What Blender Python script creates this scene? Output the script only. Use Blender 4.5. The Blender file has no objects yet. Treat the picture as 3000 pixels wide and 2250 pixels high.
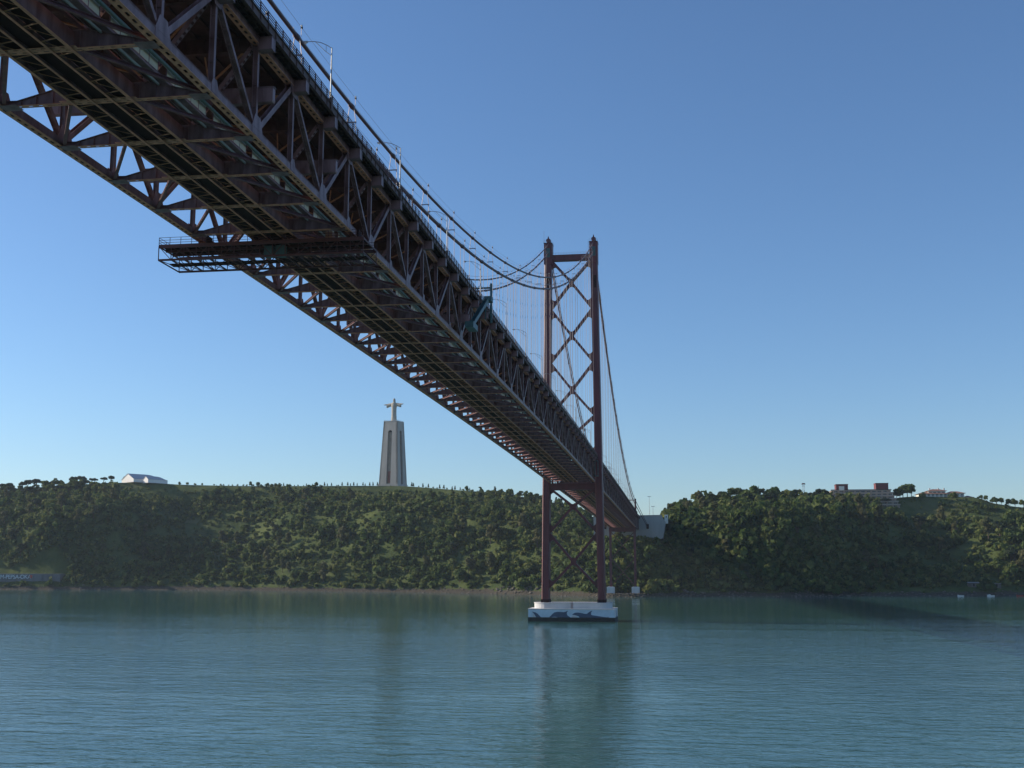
import bpy, bmesh, math, random
import numpy as np
from mathutils import Vector, Matrix

random.seed(7)
RNG = np.random.default_rng(7)
SC = bpy.context.scene
COL = SC.collection
R = math.radians

# ------------------------------------------------------------------ camera
CAM = Vector((55.97, -580.68, 26.89)); YAW = -0.14792; PIT = 0.15280; FPX = 3440.3   # FPX: focal length for a 3000 px wide frame
cd = bpy.data.cameras.new('camera'); cam = bpy.data.objects.new('camera', cd); COL.objects.link(cam)
cam.location = CAM; cam.rotation_euler = (math.pi/2 + PIT, 0, -YAW)
cd.sensor_width = 36; cd.lens = 36*FPX/3000; cd.clip_start = 0.5; cd.clip_end = 30000
SC.camera = cam

# ------------------------------------------------------------------ sky, sun, exposure
SUN_AZ, SUN_EL = R(-83), R(23)          # azimuth from +Y towards +X; the sun stands over the left bank upstream
W = bpy.data.worlds.new('World'); SC.world = W; W.use_nodes = True
wn = W.node_tree.nodes; wl = W.node_tree.links
bg = wn['Background']; sky = wn.new('ShaderNodeTexSky'); sky.sky_type = 'NISHITA'; sky.sun_disc = False
sky.sun_elevation = SUN_EL; sky.sun_rotation = SUN_AZ
sky.air_density = 1.0; sky.dust_density = 0.35; sky.ozone_density = 6.0
wl.new(sky.outputs[0], bg.inputs[0]); bg.inputs[1].default_value = 0.132
sd = bpy.data.lights.new('sun', 'SUN'); sd.energy = 5.0; sd.angle = R(0.5); sd.color = (1, .86, .68)
so = bpy.data.objects.new('sun', sd); COL.objects.link(so)
sdir = Vector((math.sin(SUN_AZ)*math.cos(SUN_EL), math.cos(SUN_AZ)*math.cos(SUN_EL), math.sin(SUN_EL)))
so.rotation_euler = sdir.to_track_quat('Z', 'Y').to_euler(); so.location = (-400, -300, 400)
SC.view_settings.view_transform = 'Standard'; SC.view_settings.look = 'None'
SC.view_settings.exposure = 0.15; SC.view_settings.gamma = 1.0
SC.cycles.max_bounces = 6; SC.cycles.volume_bounces = 0
SC.cycles.volume_step_rate = 1.0

# ------------------------------------------------------------------ survey helper: sight line of the photograph -> world point
_F = Vector((math.sin(YAW)*math.cos(PIT), math.cos(YAW)*math.cos(PIT), math.sin(PIT)))
_R = Vector((math.cos(YAW), -math.sin(YAW), 0)); _U = _R.cross(_F)
def at(u, v, y):
    d = _F + _R*((u-1500)/FPX) - _U*((v-1125)/FPX)
    return CAM + d*((y-CAM.y)/d.y)

# ------------------------------------------------------------------ materials
def mat(name, color, rough=0.6, metal=0.0, var=0.25, scale=1.0, bump=0.0, bscale=6.0, spec=0.5, streak=None, dark=None):
    m = bpy.data.materials.new(name); m.use_nodes = True
    n, l = m.node_tree.nodes, m.node_tree.links
    b = n['Principled BSDF']; b.inputs['Roughness'].default_value = rough; b.inputs['Metallic'].default_value = metal
    b.inputs['Specular IOR Level'].default_value = spec
    tc = n.new('ShaderNodeTexCoord'); mp = n.new('ShaderNodeMapping'); l.new(tc.outputs['Object'], mp.inputs[0])
    if streak: mp.inputs['Scale'].default_value = streak
    nz = n.new('ShaderNodeTexNoise'); nz.inputs['Scale'].default_value = scale; nz.inputs['Detail'].default_value = 6
    l.new(mp.outputs[0], nz.inputs[0])
    cr = n.new('ShaderNodeValToRGB'); l.new(nz.outputs[0], cr.inputs[0])
    c = Vector(color); lo = Vector(dark) if dark else c*(1-var); hi = c*(1+var*.6)
    cr.color_ramp.elements[0].position = .32; cr.color_ramp.elements[1].position = .68
    cr.color_ramp.elements[0].color = (*lo, 1); cr.color_ramp.elements[1].color = (*hi, 1)
    l.new(cr.outputs[0], b.inputs['Base Color'])
    if bump:
        n2 = n.new('ShaderNodeTexNoise'); n2.inputs['Scale'].default_value = bscale; n2.inputs['Detail'].default_value = 5
        l.new(tc.outputs['Object'], n2.inputs[0])
        bp = n.new('ShaderNodeBump'); bp.inputs['Strength'].default_value = bump; bp.inputs['Distance'].default_value = .1
        l.new(n2.outputs[0], bp.inputs['Height']); l.new(bp.outputs[0], b.inputs['Normal'])
    return m
M = {}
M['truss'] = mat('truss_paint', (.225, .125, .135), .5, var=.3, scale=.9, streak=(1, 1, .35), dark=(.115, .045, .042))
M['flange'] = mat('flange_lit_from_water', (.62, .26, .165), .6, var=.3, scale=1.2)  # undersides lightened: warm glint off the water put into the colour
M['red'] = mat('red_oxide_paint', (.120, .018, .025), .5, var=.35, scale=.5, streak=(1, 1, .12))
M['cable'] = mat('cable_paint', (.075, .034, .040), .55, var=.2)
M['dark'] = mat('dark_steel', (.028, .012, .012), .8, var=.3, spec=.08)
M['deck'] = mat('deck_underside', (.115, .062, .056), .8, var=.35, scale=.8, spec=.15)
M['fascia'] = mat('fascia_paint', (.09, .042, .036), .6, var=.3, scale=.6)
M['brace'] = mat('brace_paint', (.17, .05, .05), .55, var=.4, scale=.9)
M['tan'] = mat('tan_primer', (.40, .18, .09), .6, var=.3)
M['cream'] = mat('cream_panel', (.58, .50, .36), .6, var=.15)
M['green'] = mat('green_pipe', (.10, .15, .13), .5, var=.2)
M['teal'] = mat('teal_paint', (.045, .105, .11), .5, var=.25)
M['gantry'] = mat('gantry_red', (.10, .026, .024), .6, var=.3)
M['galv'] = mat('galvanised', (.33, .34, .35), .45, metal=.3, var=.15)
M['wire'] = mat('wire_rope', (.26, .22, .23), .5, metal=.2, var=.15)
M['white'] = mat('white_concrete', (.56, .555, .55), .8, var=.13, scale=.25, streak=(1, 1, .2), bump=.15, bscale=2)
M['concrete'] = mat('grey_concrete', (.40, .38, .345), .85, var=.14, scale=.12, streak=(1, 1, .25), bump=.2, bscale=1.2)
M['statue'] = mat('statue_stone', (.42, .39, .33), .85, var=.15, scale=.3, bump=.2, bscale=1.5)
M['recess'] = mat('recess_stone', (.40, .33, .26), .85, var=.15, scale=.2)
M['door'] = mat('red_door', (.30, .12, .09), .6, var=.2)
M['algae'] = mat('algae_band', (.018, .022, .02), .8, var=.4, scale=1.2)
M['dolphin'] = mat('dolphin_blue', (.055, .09, .15), .7, var=.2, scale=.4)
M['paleblue'] = mat('mural_pale_blue', (.52, .62, .70), .8, var=.12, scale=.3)  # pale blue over the whole footing front, behind the dolphins
M['rock'] = mat('shore_rock', (.16, .135, .11), .9, var=.4, scale=.25, bump=.5, bscale=1)
M['wallgrey'] = mat('retaining_concrete', (.17, .17, .175), .9, var=.3, scale=.08, streak=(1, 1, .5), bump=.2)
M['graffiti'] = mat('pale_spray_paint', (.62, .68, .70), .8, var=.1)
M['redspray'] = mat('red_spray_paint', (.55, .12, .09), .8, var=.1)
M['tent'] = mat('white_canvas', (.82, .81, .78), .7, var=.05)
M['canvas'] = mat('shaded_canvas', (.46, .45, .47), .7, var=.06)  # white tent cloth darkened: the roof's shade is put into the colour
M['hotel'] = mat('hotel_render', (.34, .27, .22), .85, var=.15, scale=.15)
M['slabpale'] = mat('terrace_edge', (.50, .45, .38), .8, var=.1)
M['maroon'] = mat('maroon_cladding', (.16, .035, .035), .7, var=.2, scale=.5)
M['glass'] = mat('dark_glass', (.05, .065, .08), .12, var=.2)
M['rooftile'] = mat('roof_tile', (.28, .15, .11), .85, var=.25, scale=1.5)
M['housewhite'] = mat('house_white', (.78, .75, .66), .8, var=.08)
M['bark'] = mat('bark', (.10, .075, .055), .9, var=.3, scale=2)
M['boatwhite'] = mat('boat_white', (.80, .79, .74), .4, var=.05)
M['hullred'] = mat('boat_red', (.35, .05, .04), .5, var=.1)
M['asphalt'] = mat('asphalt', (.05, .05, .052), .9, var=.2)
M['lampglass'] = mat('lamp_glass', (.6, .6, .58), .3, var=.05)

def leaf_mat(name, lo, mid, hi):
    m = bpy.data.materials.new(name); m.use_nodes = True
    n, l = m.node_tree.nodes, m.node_tree.links
    b = n['Principled BSDF']; b.inputs['Roughness'].default_value = .75; b.inputs['Specular IOR Level'].default_value = .2
    a = n.new('ShaderNodeAttribute'); a.attribute_name = 'tint'
    oi = n.new('ShaderNodeObjectInfo')
    ad = n.new('ShaderNodeMath'); ad.operation = 'MULTIPLY_ADD'; ad.inputs[1].default_value = .4; ad.inputs[2].default_value = -.2
    l.new(oi.outputs['Random'], ad.inputs[0])
    sm = n.new('ShaderNodeMath'); sm.operation = 'ADD'; l.new(a.outputs['Fac'], sm.inputs[0]); l.new(ad.outputs[0], sm.inputs[1])
    cr = n.new('ShaderNodeValToRGB'); l.new(sm.outputs[0], cr.inputs[0])
    e = cr.color_ramp.elements; e[0].color = (*lo, 1); e[1].color = (*hi, 1)
    x = e.new(.5); x.color = (*mid, 1)
    l.new(cr.outputs[0], b.inputs['Base Color'])
    tr = n.new('ShaderNodeBsdfTranslucent'); l.new(cr.outputs[0], tr.inputs[0])
    mx = n.new('ShaderNodeMixShader'); mx.inputs[0].default_value = .38
    l.new(b.outputs[0], mx.inputs[1]); l.new(tr.outputs[0], mx.inputs[2]); l.new(mx.outputs[0], n['Material Output'].inputs[0])
    return m
M['leaf'] = leaf_mat('broad_leaves', (.038, .070, .020), (.088, .135, .034), (.20, .21, .062))
M['olive'] = leaf_mat('olive_leaves', (.055, .075, .032), (.10, .112, .045), (.165, .155, .07))
M['pine'] = leaf_mat('pine_needles', (.018, .036, .018), (.034, .058, .026), (.065, .085, .035))

def terrain_mat():
    m = bpy.data.materials.new('hillside_ground'); m.use_nodes = True
    n, l = m.node_tree.nodes, m.node_tree.links
    b = n['Principled BSDF']; b.inputs['Roughness'].default_value = .95; b.inputs['Specular IOR Level'].default_value = .1
    tc = n.new('ShaderNodeTexCoord')
    def noise(scale, det=6):
        x = n.new('ShaderNodeTexNoise'); x.inputs['Scale'].default_value = scale; x.inputs['Detail'].default_value = det
        l.new(tc.outputs['Object'], x.inputs[0]); return x
    def ramp(src, p0, p1, c0, c1):
        r = n.new('ShaderNodeValToRGB'); l.new(src, r.inputs[0]); e = r.color_ramp.elements
        e[0].position, e[1].position = p0, p1; e[0].color = (*c0, 1); e[1].color = (*c1, 1); return r
    g = ramp(noise(.035, 8).outputs[0], .38, .62, (.042, .066, .020), (.092, .116, .036))
    dry = ramp(noise(.013, 7).outputs[0], .60, .72, (0, 0, 0), (1, 1, 1))
    mx = n.new('ShaderNodeMixRGB'); l.new(dry.outputs[0], mx.inputs[0]); l.new(g.outputs[0], mx.inputs[1]); mx.inputs[2].default_value = (.14, .135, .062, 1)
    # bare earth and rock only where the bank is low (the wave-washed shore)
    sp = n.new('ShaderNodeSeparateXYZ'); l.new(tc.outputs['Object'], sp.inputs[0])
    nz = noise(.12, 5); ma = n.new('ShaderNodeMath'); ma.operation = 'MULTIPLY_ADD'; ma.inputs[1].default_value = -6.0
    l.new(nz.outputs[0], ma.inputs[0]); l.new(sp.outputs[2], ma.inputs[2])
    sh = ramp(ma.outputs[0], 0, 1, (1, 1, 1), (0, 0, 0))
    mx2 = n.new('ShaderNodeMixRGB'); l.new(sh.outputs[0], mx2.inputs[0]); l.new(mx.outputs[0], mx2.inputs[1]); mx2.inputs[2].default_value = (.072, .064, .05, 1)
    l.new(mx2.outputs[0], b.inputs['Base Color'])
    bp = n.new('ShaderNodeBump'); bp.inputs['Strength'].default_value = .6; bp.inputs['Distance'].default_value = 1.5
    l.new(noise(.4, 6).outputs[0], bp.inputs['Height']); l.new(bp.outputs[0], b.inputs['Normal'])
    return m
M['ground'] = terrain_mat()

def water_mat():
    m = bpy.data.materials.new('river_water'); m.use_nodes = True
    n, l = m.node_tree.nodes, m.node_tree.links
    b = n['Principled BSDF']; b.inputs['Roughness'].default_value = .06; b.inputs['IOR'].default_value = 1.42
    tc = n.new('ShaderNodeTexCoord')
    def noise(sx, sy, scale, det, dist=0.0):
        mp = n.new('ShaderNodeMapping'); mp.inputs['Scale'].default_value = (sx, sy, 1); l.new(tc.outputs['Object'], mp.inputs[0])
        x = n.new('ShaderNodeTexNoise'); x.inputs['Scale'].default_value = scale; x.inputs['Detail'].default_value = det
        x.inputs['Distortion'].default_value = dist
        l.new(mp.outputs[0], x.inputs[0]); return x
    cr = n.new('ShaderNodeValToRGB'); l.new(noise(1, 1, .006, 4).outputs[0], cr.inputs[0])
    cr.color_ramp.elements[0].position = .35; cr.color_ramp.elements[1].position = .65
    cr.color_ramp.elements[0].color = (.034, .112, .099, 1); cr.color_ramp.elements[1].color = (.042, .134, .117, 1)
    l.new(cr.outputs[0], b.inputs['Base Color'])
    # wind: open river is ruffled, the water in the lee of the far hills is calmer, with cat's-paws
    sp = n.new('ShaderNodeSeparateXYZ'); l.new(tc.outputs['Object'], sp.inputs[0])
    big = noise(.35, 1.6, .012, 4, .4)
    a = n.new('ShaderNodeMath'); a.operation = 'MULTIPLY_ADD'; a.inputs[1].default_value = 620.0; l.new(big.outputs[0], a.inputs[0]); l.new(sp.outputs[1], a.inputs[2])
    mr = n.new('ShaderNodeMapRange'); mr.inputs[1].default_value = 60; mr.inputs[2].default_value = 520; mr.inputs[3].default_value = 1.0; mr.inputs[4].default_value = .22
    l.new(a.outputs[0], mr.inputs[0])
    w1 = noise(.58, 1.4, .20, 4, .6); w2 = noise(.62, 1.4, .8, 4, .5)
    s1 = n.new('ShaderNodeMath'); s1.operation = 'MULTIPLY_ADD'; s1.inputs[1].default_value = 3.2
    l.new(w1.outputs[0], s1.inputs[0]); l.new(w2.outputs[0], s1.inputs[2])
    bp = n.new('ShaderNodeBump'); bp.inputs['Distance'].default_value = .30
    st = n.new('ShaderNodeMath'); st.operation = 'MULTIPLY'; st.inputs[1].default_value = .36; l.new(mr.outputs[0], st.inputs[0])
    paws = noise(.22, 1.0, .022, 3, .6); pm = n.new('ShaderNodeMapRange')
    pm.inputs[1].default_value = .35; pm.inputs[2].default_value = .65; pm.inputs[3].default_value = .62; pm.inputs[4].default_value = 1.35
    l.new(paws.outputs[0], pm.inputs[0])
    s2 = n.new('ShaderNodeMath'); s2.operation = 'MULTIPLY'; l.new(st.outputs[0], s2.inputs[0]); l.new(pm.outputs[0], s2.inputs[1])
    l.new(s2.outputs[0], bp.inputs['Strength']); l.new(s1.outputs[0], bp.inputs['Height'])
    l.new(bp.outputs[0], b.inputs['Normal'])
    return m
M['water'] = water_mat()

# ------------------------------------------------------------------ mesh helpers
class MB:
    """collects boxes, bars, tubes and prisms; build() links them as one mesh object"""
    def __init__(s): s.v = []; s.f = []; s.m = []; s.mats = []; s.cur = 0; s.smooth = set()
    def use(s, m):
        if m not in s.mats: s.mats.append(m)
        s.cur = s.mats.index(m); return s
    def add(s, vs, fs, smooth=False):
        o = len(s.v); s.v += [tuple(x) for x in vs]
        for f in fs:
            if smooth: s.smooth.add(len(s.f))
            s.f.append([i+o for i in f]); s.m.append(s.cur)
    def box(s, x0, x1, y0, y1, z0, z1):
        s.add([(x0,y0,z0),(x1,y0,z0),(x1,y1,z0),(x0,y1,z0),(x0,y0,z1),(x1,y0,z1),(x1,y1,z1),(x0,y1,z1)],
              [(3,2,1,0),(4,5,6,7),(0,1,5,4),(1,2,6,5),(2,3,7,6),(3,0,4,7)])
    def bar(s, a, b, w, h, up=(0,0,1), w2=None, h2=None):
        a, b = Vector(a), Vector(b); d = (b-a).normalized(); up = Vector(up)
        if abs(d.dot(up)) > .99: up = Vector((0,1,0)) if abs(d.y) < .9 else Vector((1,0,0))
        r = d.cross(up).normalized(); u = r.cross(d); w2 = w if w2 is None else w2; h2 = h if h2 is None else h2
        vs = [p + r*(sx*ww/2) + u*(sz*hh/2) for p, ww, hh in ((a,w,h),(b,w2,h2)) for sx, sz in ((-1,-1),(1,-1),(1,1),(-1,1))]
        s.add(vs, [(0,1,2,3),(7,6,5,4),(1,0,4,5),(2,1,5,6),(3,2,6,7),(0,3,7,4)])
    def tube(s, pts, r, n=8, cap=True):
        pts = [Vector(p) for p in pts]; vs = []; rs = r if isinstance(r, (list, tuple)) else [r]*len(pts)
        for i, p in enumerate(pts):
            d = (pts[min(i+1, len(pts)-1)] - pts[max(i-1, 0)]).normalized()
            up = Vector((0,0,1)) if abs(d.z) < .95 else Vector((1,0,0))
            a = d.cross(up).normalized(); b = a.cross(d)
            vs += [p + (a*math.cos(2*math.pi*k/n) + b*math.sin(2*math.pi*k/n))*rs[i] for k in range(n)]
        fs = [(i*n+k, i*n+(k+1)%n, (i+1)*n+(k+1)%n, (i+1)*n+k) for i in range(len(pts)-1) for k in range(n)]
        s.add(vs, fs, n > 5)
        if cap: s.add(vs[:n], [tuple(range(n))[::-1]]); s.add(vs[-n:], [tuple(range(n))])
    def prism(s, poly, a0, a1, plane='xz'):
        """poly in a plane, extruded along the third axis from a0 to a1"""
        f = {'xz': lambda p, a: (p[0], a, p[1]), 'yz': lambda p, a: (a, p[0], p[1]), 'xy': lambda p, a: (p[0], p[1], a)}[plane]
        n = len(poly); vs = [f(p, a0) for p in poly] + [f(p, a1) for p in poly]
        s.add(vs, [tuple(range(n)), tuple(range(2*n-1, n-1, -1))] + [(i, n+i, n+(i+1)%n, (i+1)%n) for i in range(n)])
    def ball(s, c, r, n=8, m=5, sq=(1,1,1)):
        vs = [(c[0], c[1], c[2]-r*sq[2])]
        for j in range(1, m):
            t = -math.pi/2 + math.pi*j/m
            vs += [(c[0]+r*sq[0]*math.cos(t)*math.cos(2*math.pi*k/n), c[1]+r*sq[1]*math.cos(t)*math.sin(2*math.pi*k/n), c[2]+r*sq[2]*math.sin(t)) for k in range(n)]
        vs.append((c[0], c[1], c[2]+r*sq[2])); e = len(vs)-1
        fs = [(0, 1+(k+1)%n, 1+k) for k in range(n)] + [(e, e-n+k, e-n+(k+1)%n) for k in range(n)]
        fs += [(1+j*n+k, 1+j*n+(k+1)%n, 1+(j+1)*n+(k+1)%n, 1+(j+1)*n+k) for j in range(m-2) for k in range(n)]
        s.add(vs, fs, True)
    def mesh(s, name, default=None):
        me = bpy.data.meshes.new(name); me.from_pydata(s.v, [], s.f)
        mats = s.mats or [default]
        for k in mats: me.materials.append(M[k])
        if len(mats) > 1: me.polygons.foreach_set('material_index', s.m)
        if s.smooth:
            for i in s.smooth: me.polygons[i].use_smooth = True
        bm = bmesh.new(); bm.from_mesh(me); bmesh.ops.recalc_face_normals(bm, faces=bm.faces); bm.to_mesh(me); bm.free()
        return me
    def build(s, name, m=None, parent=None, loc=None, rx=0):
        return obj(name, s.mesh(name, m), parent, loc, rx)
def obj(name, me, parent=None, loc=None, rx=0, rz=0):
    o = bpy.data.objects.new(name, me); COL.objects.link(o)
    if parent: o.parent = parent
    if loc: o.location = loc
    if rx or rz: o.rotation_euler = (rx, 0, rz)
    return o
def thing(name, label, cat, loc=(0,0,0), group=None, rz=0):
    return tag(obj(name, None, None, loc, 0, rz), label, cat, group)
def tag(o, label=None, cat=None, group=None, kind=None):
    for k, v in (('label', label), ('category', cat), ('group', group), ('kind', kind)):
        if v: o[k] = v
    return o

# ------------------------------------------------------------------ terrain of the far bank, surveyed as sight columns u (bearing)
#      u,   crest sight height, crest y, shore y, spur
TC = [(-900,1452,900,638,0),(-400,1444,890,638,-20),(0,1438,880,636,-45),(150,1427,870,636,-62),(300,1415,872,640,-45),(420,1415,875,642,20),
      (550,1421,880,640,60),(720,1424,885,625,60),(900,1424,892,603,0),(1155,1424,905,575,-45),(1400,1440,860,535,-30),(1550,1458,830,492,-10),
      (1650,1484,790,462,0),(1741,1515,720,440,0),(1765,1556,560,434,0),(1800,1572,505,431,0),(1870,1578,502,430,0),(1915,1588,502,434,0),(1938,1560,540,436,0),(1960,1508,640,438,-5),
      (2000,1484,662,444,-10),(2100,1467,680,452,-30),(2181,1455,690,458,-55),(2300,1458,697,464,-70),(2420,1462,705,470,-50),(2530,1470,722,480,-5),
      (2680,1455,742,492,50),(2780,1456,748,500,45),(2870,1458,748,508,15),(2930,1476,742,514,-5),(3000,1486,738,520,-20),(3400,1535,720,530,0),(3900,1560,720,540,0)]
TCA = np.array(TC, float)
def cerp(u, col):
    xs, ys = TCA[:,0], TCA[:,col]
    i = int(np.clip(np.searchsorted(xs, u)-1, 0, len(xs)-2)); t = min(max((u-xs[i])/(xs[i+1]-xs[i]), 0), 1)
    m0 = (ys[min(i+1,len(ys)-1)]-ys[max(i-1,0)])/(xs[min(i+1,len(ys)-1)]-xs[max(i-1,0)])*(xs[i+1]-xs[i])*.6
    j = i+1; m1 = (ys[min(j+1,len(ys)-1)]-ys[max(j-1,0)])/(xs[min(j+1,len(ys)-1)]-xs[max(j-1,0)])*(xs[i+1]-xs[i])*.6
    return (2*t**3-3*t*t+1)*ys[i]+(t**3-2*t*t+t)*m0+(-2*t**3+3*t*t)*ys[j]+(t**3-t*t)*m1
def hump(a, b, k):   # cheap smooth noise, -1..1
    return (math.sin(a*1.7*k+b*2.3*k+1.3)+math.sin(a*3.1*k-b*1.9*k+4.1)+math.sin(-a*2.3*k+b*4.3*k+.7)+math.sin(a*5.3*k+b*3.7*k))/4
_tcache = {}
def terr(u, t):
    """point of the hillside: bearing column u, t = 0 at the water, 1 at the crest, beyond 1 the plateau behind"""
    uk = round(u, 1)
    if uk not in _tcache: _tcache[uk] = tuple(cerp(uk, k) for k in (1,2,3,4))
    v, yc, ys, sp = _tcache[uk]
    zc = at(u, v, yc).z
    tt = min(t, 1)
    y = ys + (yc-ys)*t + sp*math.sin(math.pi*max(tt, 0))**2
    if t < 0: z = t*60
    else:
        bank = 3.2*min(t/.045, 1)
        g = tt + .10*math.sin(math.pi*tt) - .045*math.sin(3*math.pi*tt)
        z = bank + (zc-3.2)*max(0, g if t > .02 else g*t/.02)
        if t > 1: z = zc - (t-1)*(yc-ys)*.035
    x = CAM.x + (y-CAM.y)*(at(u, 1650, 1000).x-CAM.x)/(1000-CAM.y)
    if abs(x) < 34 and y < 470 and t > 0:      # levelled ground for the side bent
        k = min(1, (34-abs(x))/10)*min(1, max(0, (466-y)/14)); z = z*(1-k)+min(z, 3.0)*k
    elif 0 < t < 1: z += 7.0*hump(x, y*1.3, .011)*math.sin(math.pi*tt) + 2.5*hump(x, y, .03)*math.sin(math.pi*tt) + .9*hump(x, y, .08)*min(1, tt*8)
    return Vector((x, y, z))
def build_terrain():
    us = np.arange(-880, 3880, 10.0); ts = np.concatenate([[-.12, -.03], np.linspace(0, .06, 5), np.linspace(.08, 1.0, 40), [1.05, 1.15, 1.35, 1.8, 2.6]])
    vs = [terr(u, t) for u in us for t in ts]; n = len(ts)
    fs = [(i*n+j, (i+1)*n+j, (i+1)*n+j+1, i*n+j+1) for i in range(len(us)-1) for j in range(n-1)]
    me = bpy.data.meshes.new('hillside'); me.from_pydata(vs, [], fs); me.materials.append(M['ground'])
    me.polygons.foreach_set('use_smooth', [True]*len(fs))
    return tag(obj('hillside', me), kind='structure')
build_terrain()
wm = MB(); wm.add([(-1950,-900,0),(1950,-900,0),(1950,1500,0),(-1950,1500,0)], [(0,1,2,3)])
tag(wm.build('river_water', 'water'), kind='structure')

# ------------------------------------------------------------------ suspension bridge
P = 11.51; YB = -466.12; HW = 10.98
bridge = thing('suspension_bridge', 'long red steel suspension bridge with deep truss deck crossing the river', 'bridge', (0, 0, 0))
def zline(y):
    return 72.868 - 2.0057e-5*(y+506)**2 if y <= 0 else 67.73 - .0184*y
def holed_plate(b, x0, x1, y0, y1, z, th, n, hw, frac, axis='y'):
    """plate in the xy plane with n elongated holes in a row along y (or x)"""
    if axis == 'y':
        xm = (x0+x1)/2; b.box(x0, xm-hw, y0, y1, z, z+th); b.box(xm+hw, x1, y0, y1, z, z+th)
        s = (y1-y0)/n
        for k in range(n+1):
            a = y0+k*s-s*(1-frac)/2; c = a+s*(1-frac); b.box(xm-hw, xm+hw, max(a, y0), min(c, y1), z, z+th)
    else:
        ym = (y0+y1)/2; b.box(x0, x1, y0, ym-hw, z, z+th); b.box(x0, x1, ym+hw, y1, z, z+th)
        s = (x1-x0)/n
        for k in range(n+1):
            a = x0+k*s-s*(1-frac)/2; c = a+s*(1-frac); b.box(max(a, x0), min(c, x1), ym-hw, ym+hw, z, z+th)
PL = P+.012
SH = {}
def make_truss_meshes():
    for par in (0, 1):      # 0: diagonals meet below (B node), 1: diagonals meet above (T node)
        b = MB(); b.use('truss')
        b.box(-.38, -.31, 0, PL, -.84, .0); b.box(.31, .38, 0, PL, -.84, .0); b.box(-.44, .44, 0, PL, .001, .05)
        b.use('flange'); holed_plate(b, -.46, .46, 0, PL, -.89, .05, 9, .14, .55)
        b.use('truss')
        for sx in (-1, 1):
            x0, x1 = sorted((sx*.385, sx*.425))
            if par == 0: b.prism([(-1.5,-.75),(1.5,-.75),(1.5,.1),(.75,1.55),(-.75,1.55),(-1.5,.1)], x0, x1, 'yz')
            else: b.prism([(-.8,-.7),(.8,-.7),(.8,.15),(.4,.8),(-.4,.8),(-.8,.15)], x0, x1, 'yz')
        SH['lc', par] = b.mesh('lower_chord')
        b = MB(); b.use('truss')
        b.box(-.36, -.29, 0, PL, 9.62, 10.4); b.box(.29, .36, 0, PL, 9.62, 10.4); b.box(-.42, .42, 0, PL, 10.401, 10.45)
        b.use('flange'); holed_plate(b, -.44, .44, 0, PL, 9.57, .05, 9, .14, .55)
        b.use('truss')
        for sx in (-1, 1):
            x0, x1 = sorted((sx*.365, sx*.405))
            if par == 1: b.prism([(-1.5,10.3),(1.5,10.3),(1.5,9.6),(.7,8.3),(-.7,8.3),(-1.5,9.6)], x0, x1, 'yz')
            else: b.prism([(-.8,10.25),(.8,10.25),(.8,9.5),(.4,8.9),(-.4,8.9),(-.8,9.5)], x0, x1, 'yz')
        SH['uc', par] = b.mesh('upper_chord')
        b = MB(); b.use('truss')    # H section vertical
        h0, h1 = .03, 9.58
        b.box(-.28, -.24, -.24, .24, h0, h1); b.box(.24, .28, -.24, .24, h0, h1); b.box(-.24, .24, -.02, .02, h0, h1)
        for z in (2.5, 5, 7.4): b.box(-.24, .24, -.2, .2, z, z+.04)
        SH['vt', par] = b.mesh('truss_vertical')
        b = MB(); b.use('truss')
        w = .62 if par == 0 else .46
        y0, z0, y1, z1 = (0, -.2, P, 9.9) if par == 0 else (0, 9.9, P, -.2)
        d = Vector((0, y1-y0, z1-z0)).normalized(); nrm = Vector((0, -d.z, d.y))
        A = Vector((0, y0, z0))+d*.5; B = Vector((0, y1, z1))-d*.5
        for sx in (-1, 1): b.bar(A+Vector((sx*.28,0,0)), B+Vector((sx*.28,0,0)), .05, w, nrm)
        b.bar(A, B, .52, .045, nrm)
        L_ = (B-A).length
        for k in range(1, 9): b.bar(A+d*(L_*k/9)-nrm*(w/2-.01), A+d*(L_*k/9+.22)-nrm*(w/2-.01), .52, .02, nrm)
        SH['dg', par] = b.mesh('truss_diagonal')
    # floor beam carrying the railway: deep in the middle, tapered to the chords
    b = MB(); b.use('truss')
    b.prism([(-10.6,-.82),(10.6,-.82),(10.6,-.25),(9.2,-.3),(4.6,.85),(-4.6,.85),(-9.2,-.3),(-10.6,-.25)], -.03, .03, 'xz')
    for sx in (-1, 1):
        b.bar((sx*9.2,0,-.28), (sx*4.6,0,.87), .45, .05); b.bar((sx*10.6,0,-.24), (sx*9.2,0,-.28), .45, .05)
        for x in (3.7, 5.4, 7.2, 8.8): b.box(sx*x-.03, sx*x+.03, -.2, .2, -.8, .87-max(0, (x-4.6)*.25)-.06)
        b.prism([(sx*9.0,-.90),(sx*10.9,-.93),(sx*10.9,-.86),(sx*9.0,-.86)], -.75, .75, 'xz')
    b.box(-4.6, 4.6, -.22, .22, .85, .9)
    b.use('flange'); holed_plate(b, -10.4, 10.4, -.33, .33, -.87, .05, 20, .10, .45, 'x')
    holed_plate(b, -4.4, 3.6, -.75, -.34, -.86, .05, 9, .09, .5, 'x')
    SH['fb'] = b.mesh('floor_beam')
    # top floor beam under the road
    b = MB(); b.use('deck')
    b.box(-10.5, 10.5, -.03, .03, 8.95, 10.55); b.box(-10.5, 10.5, -.25, .25, 10.551, 10.6); b.box(-10.55, 10.55, -.27, .27, 8.9, 8.949)
    for x in range(-9, 10, 2): b.box(x-.03, x+.03, -.2, .2, 8.96, 10.54)
    SH['ub'] = b.mesh('road_floor_beam')
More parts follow.
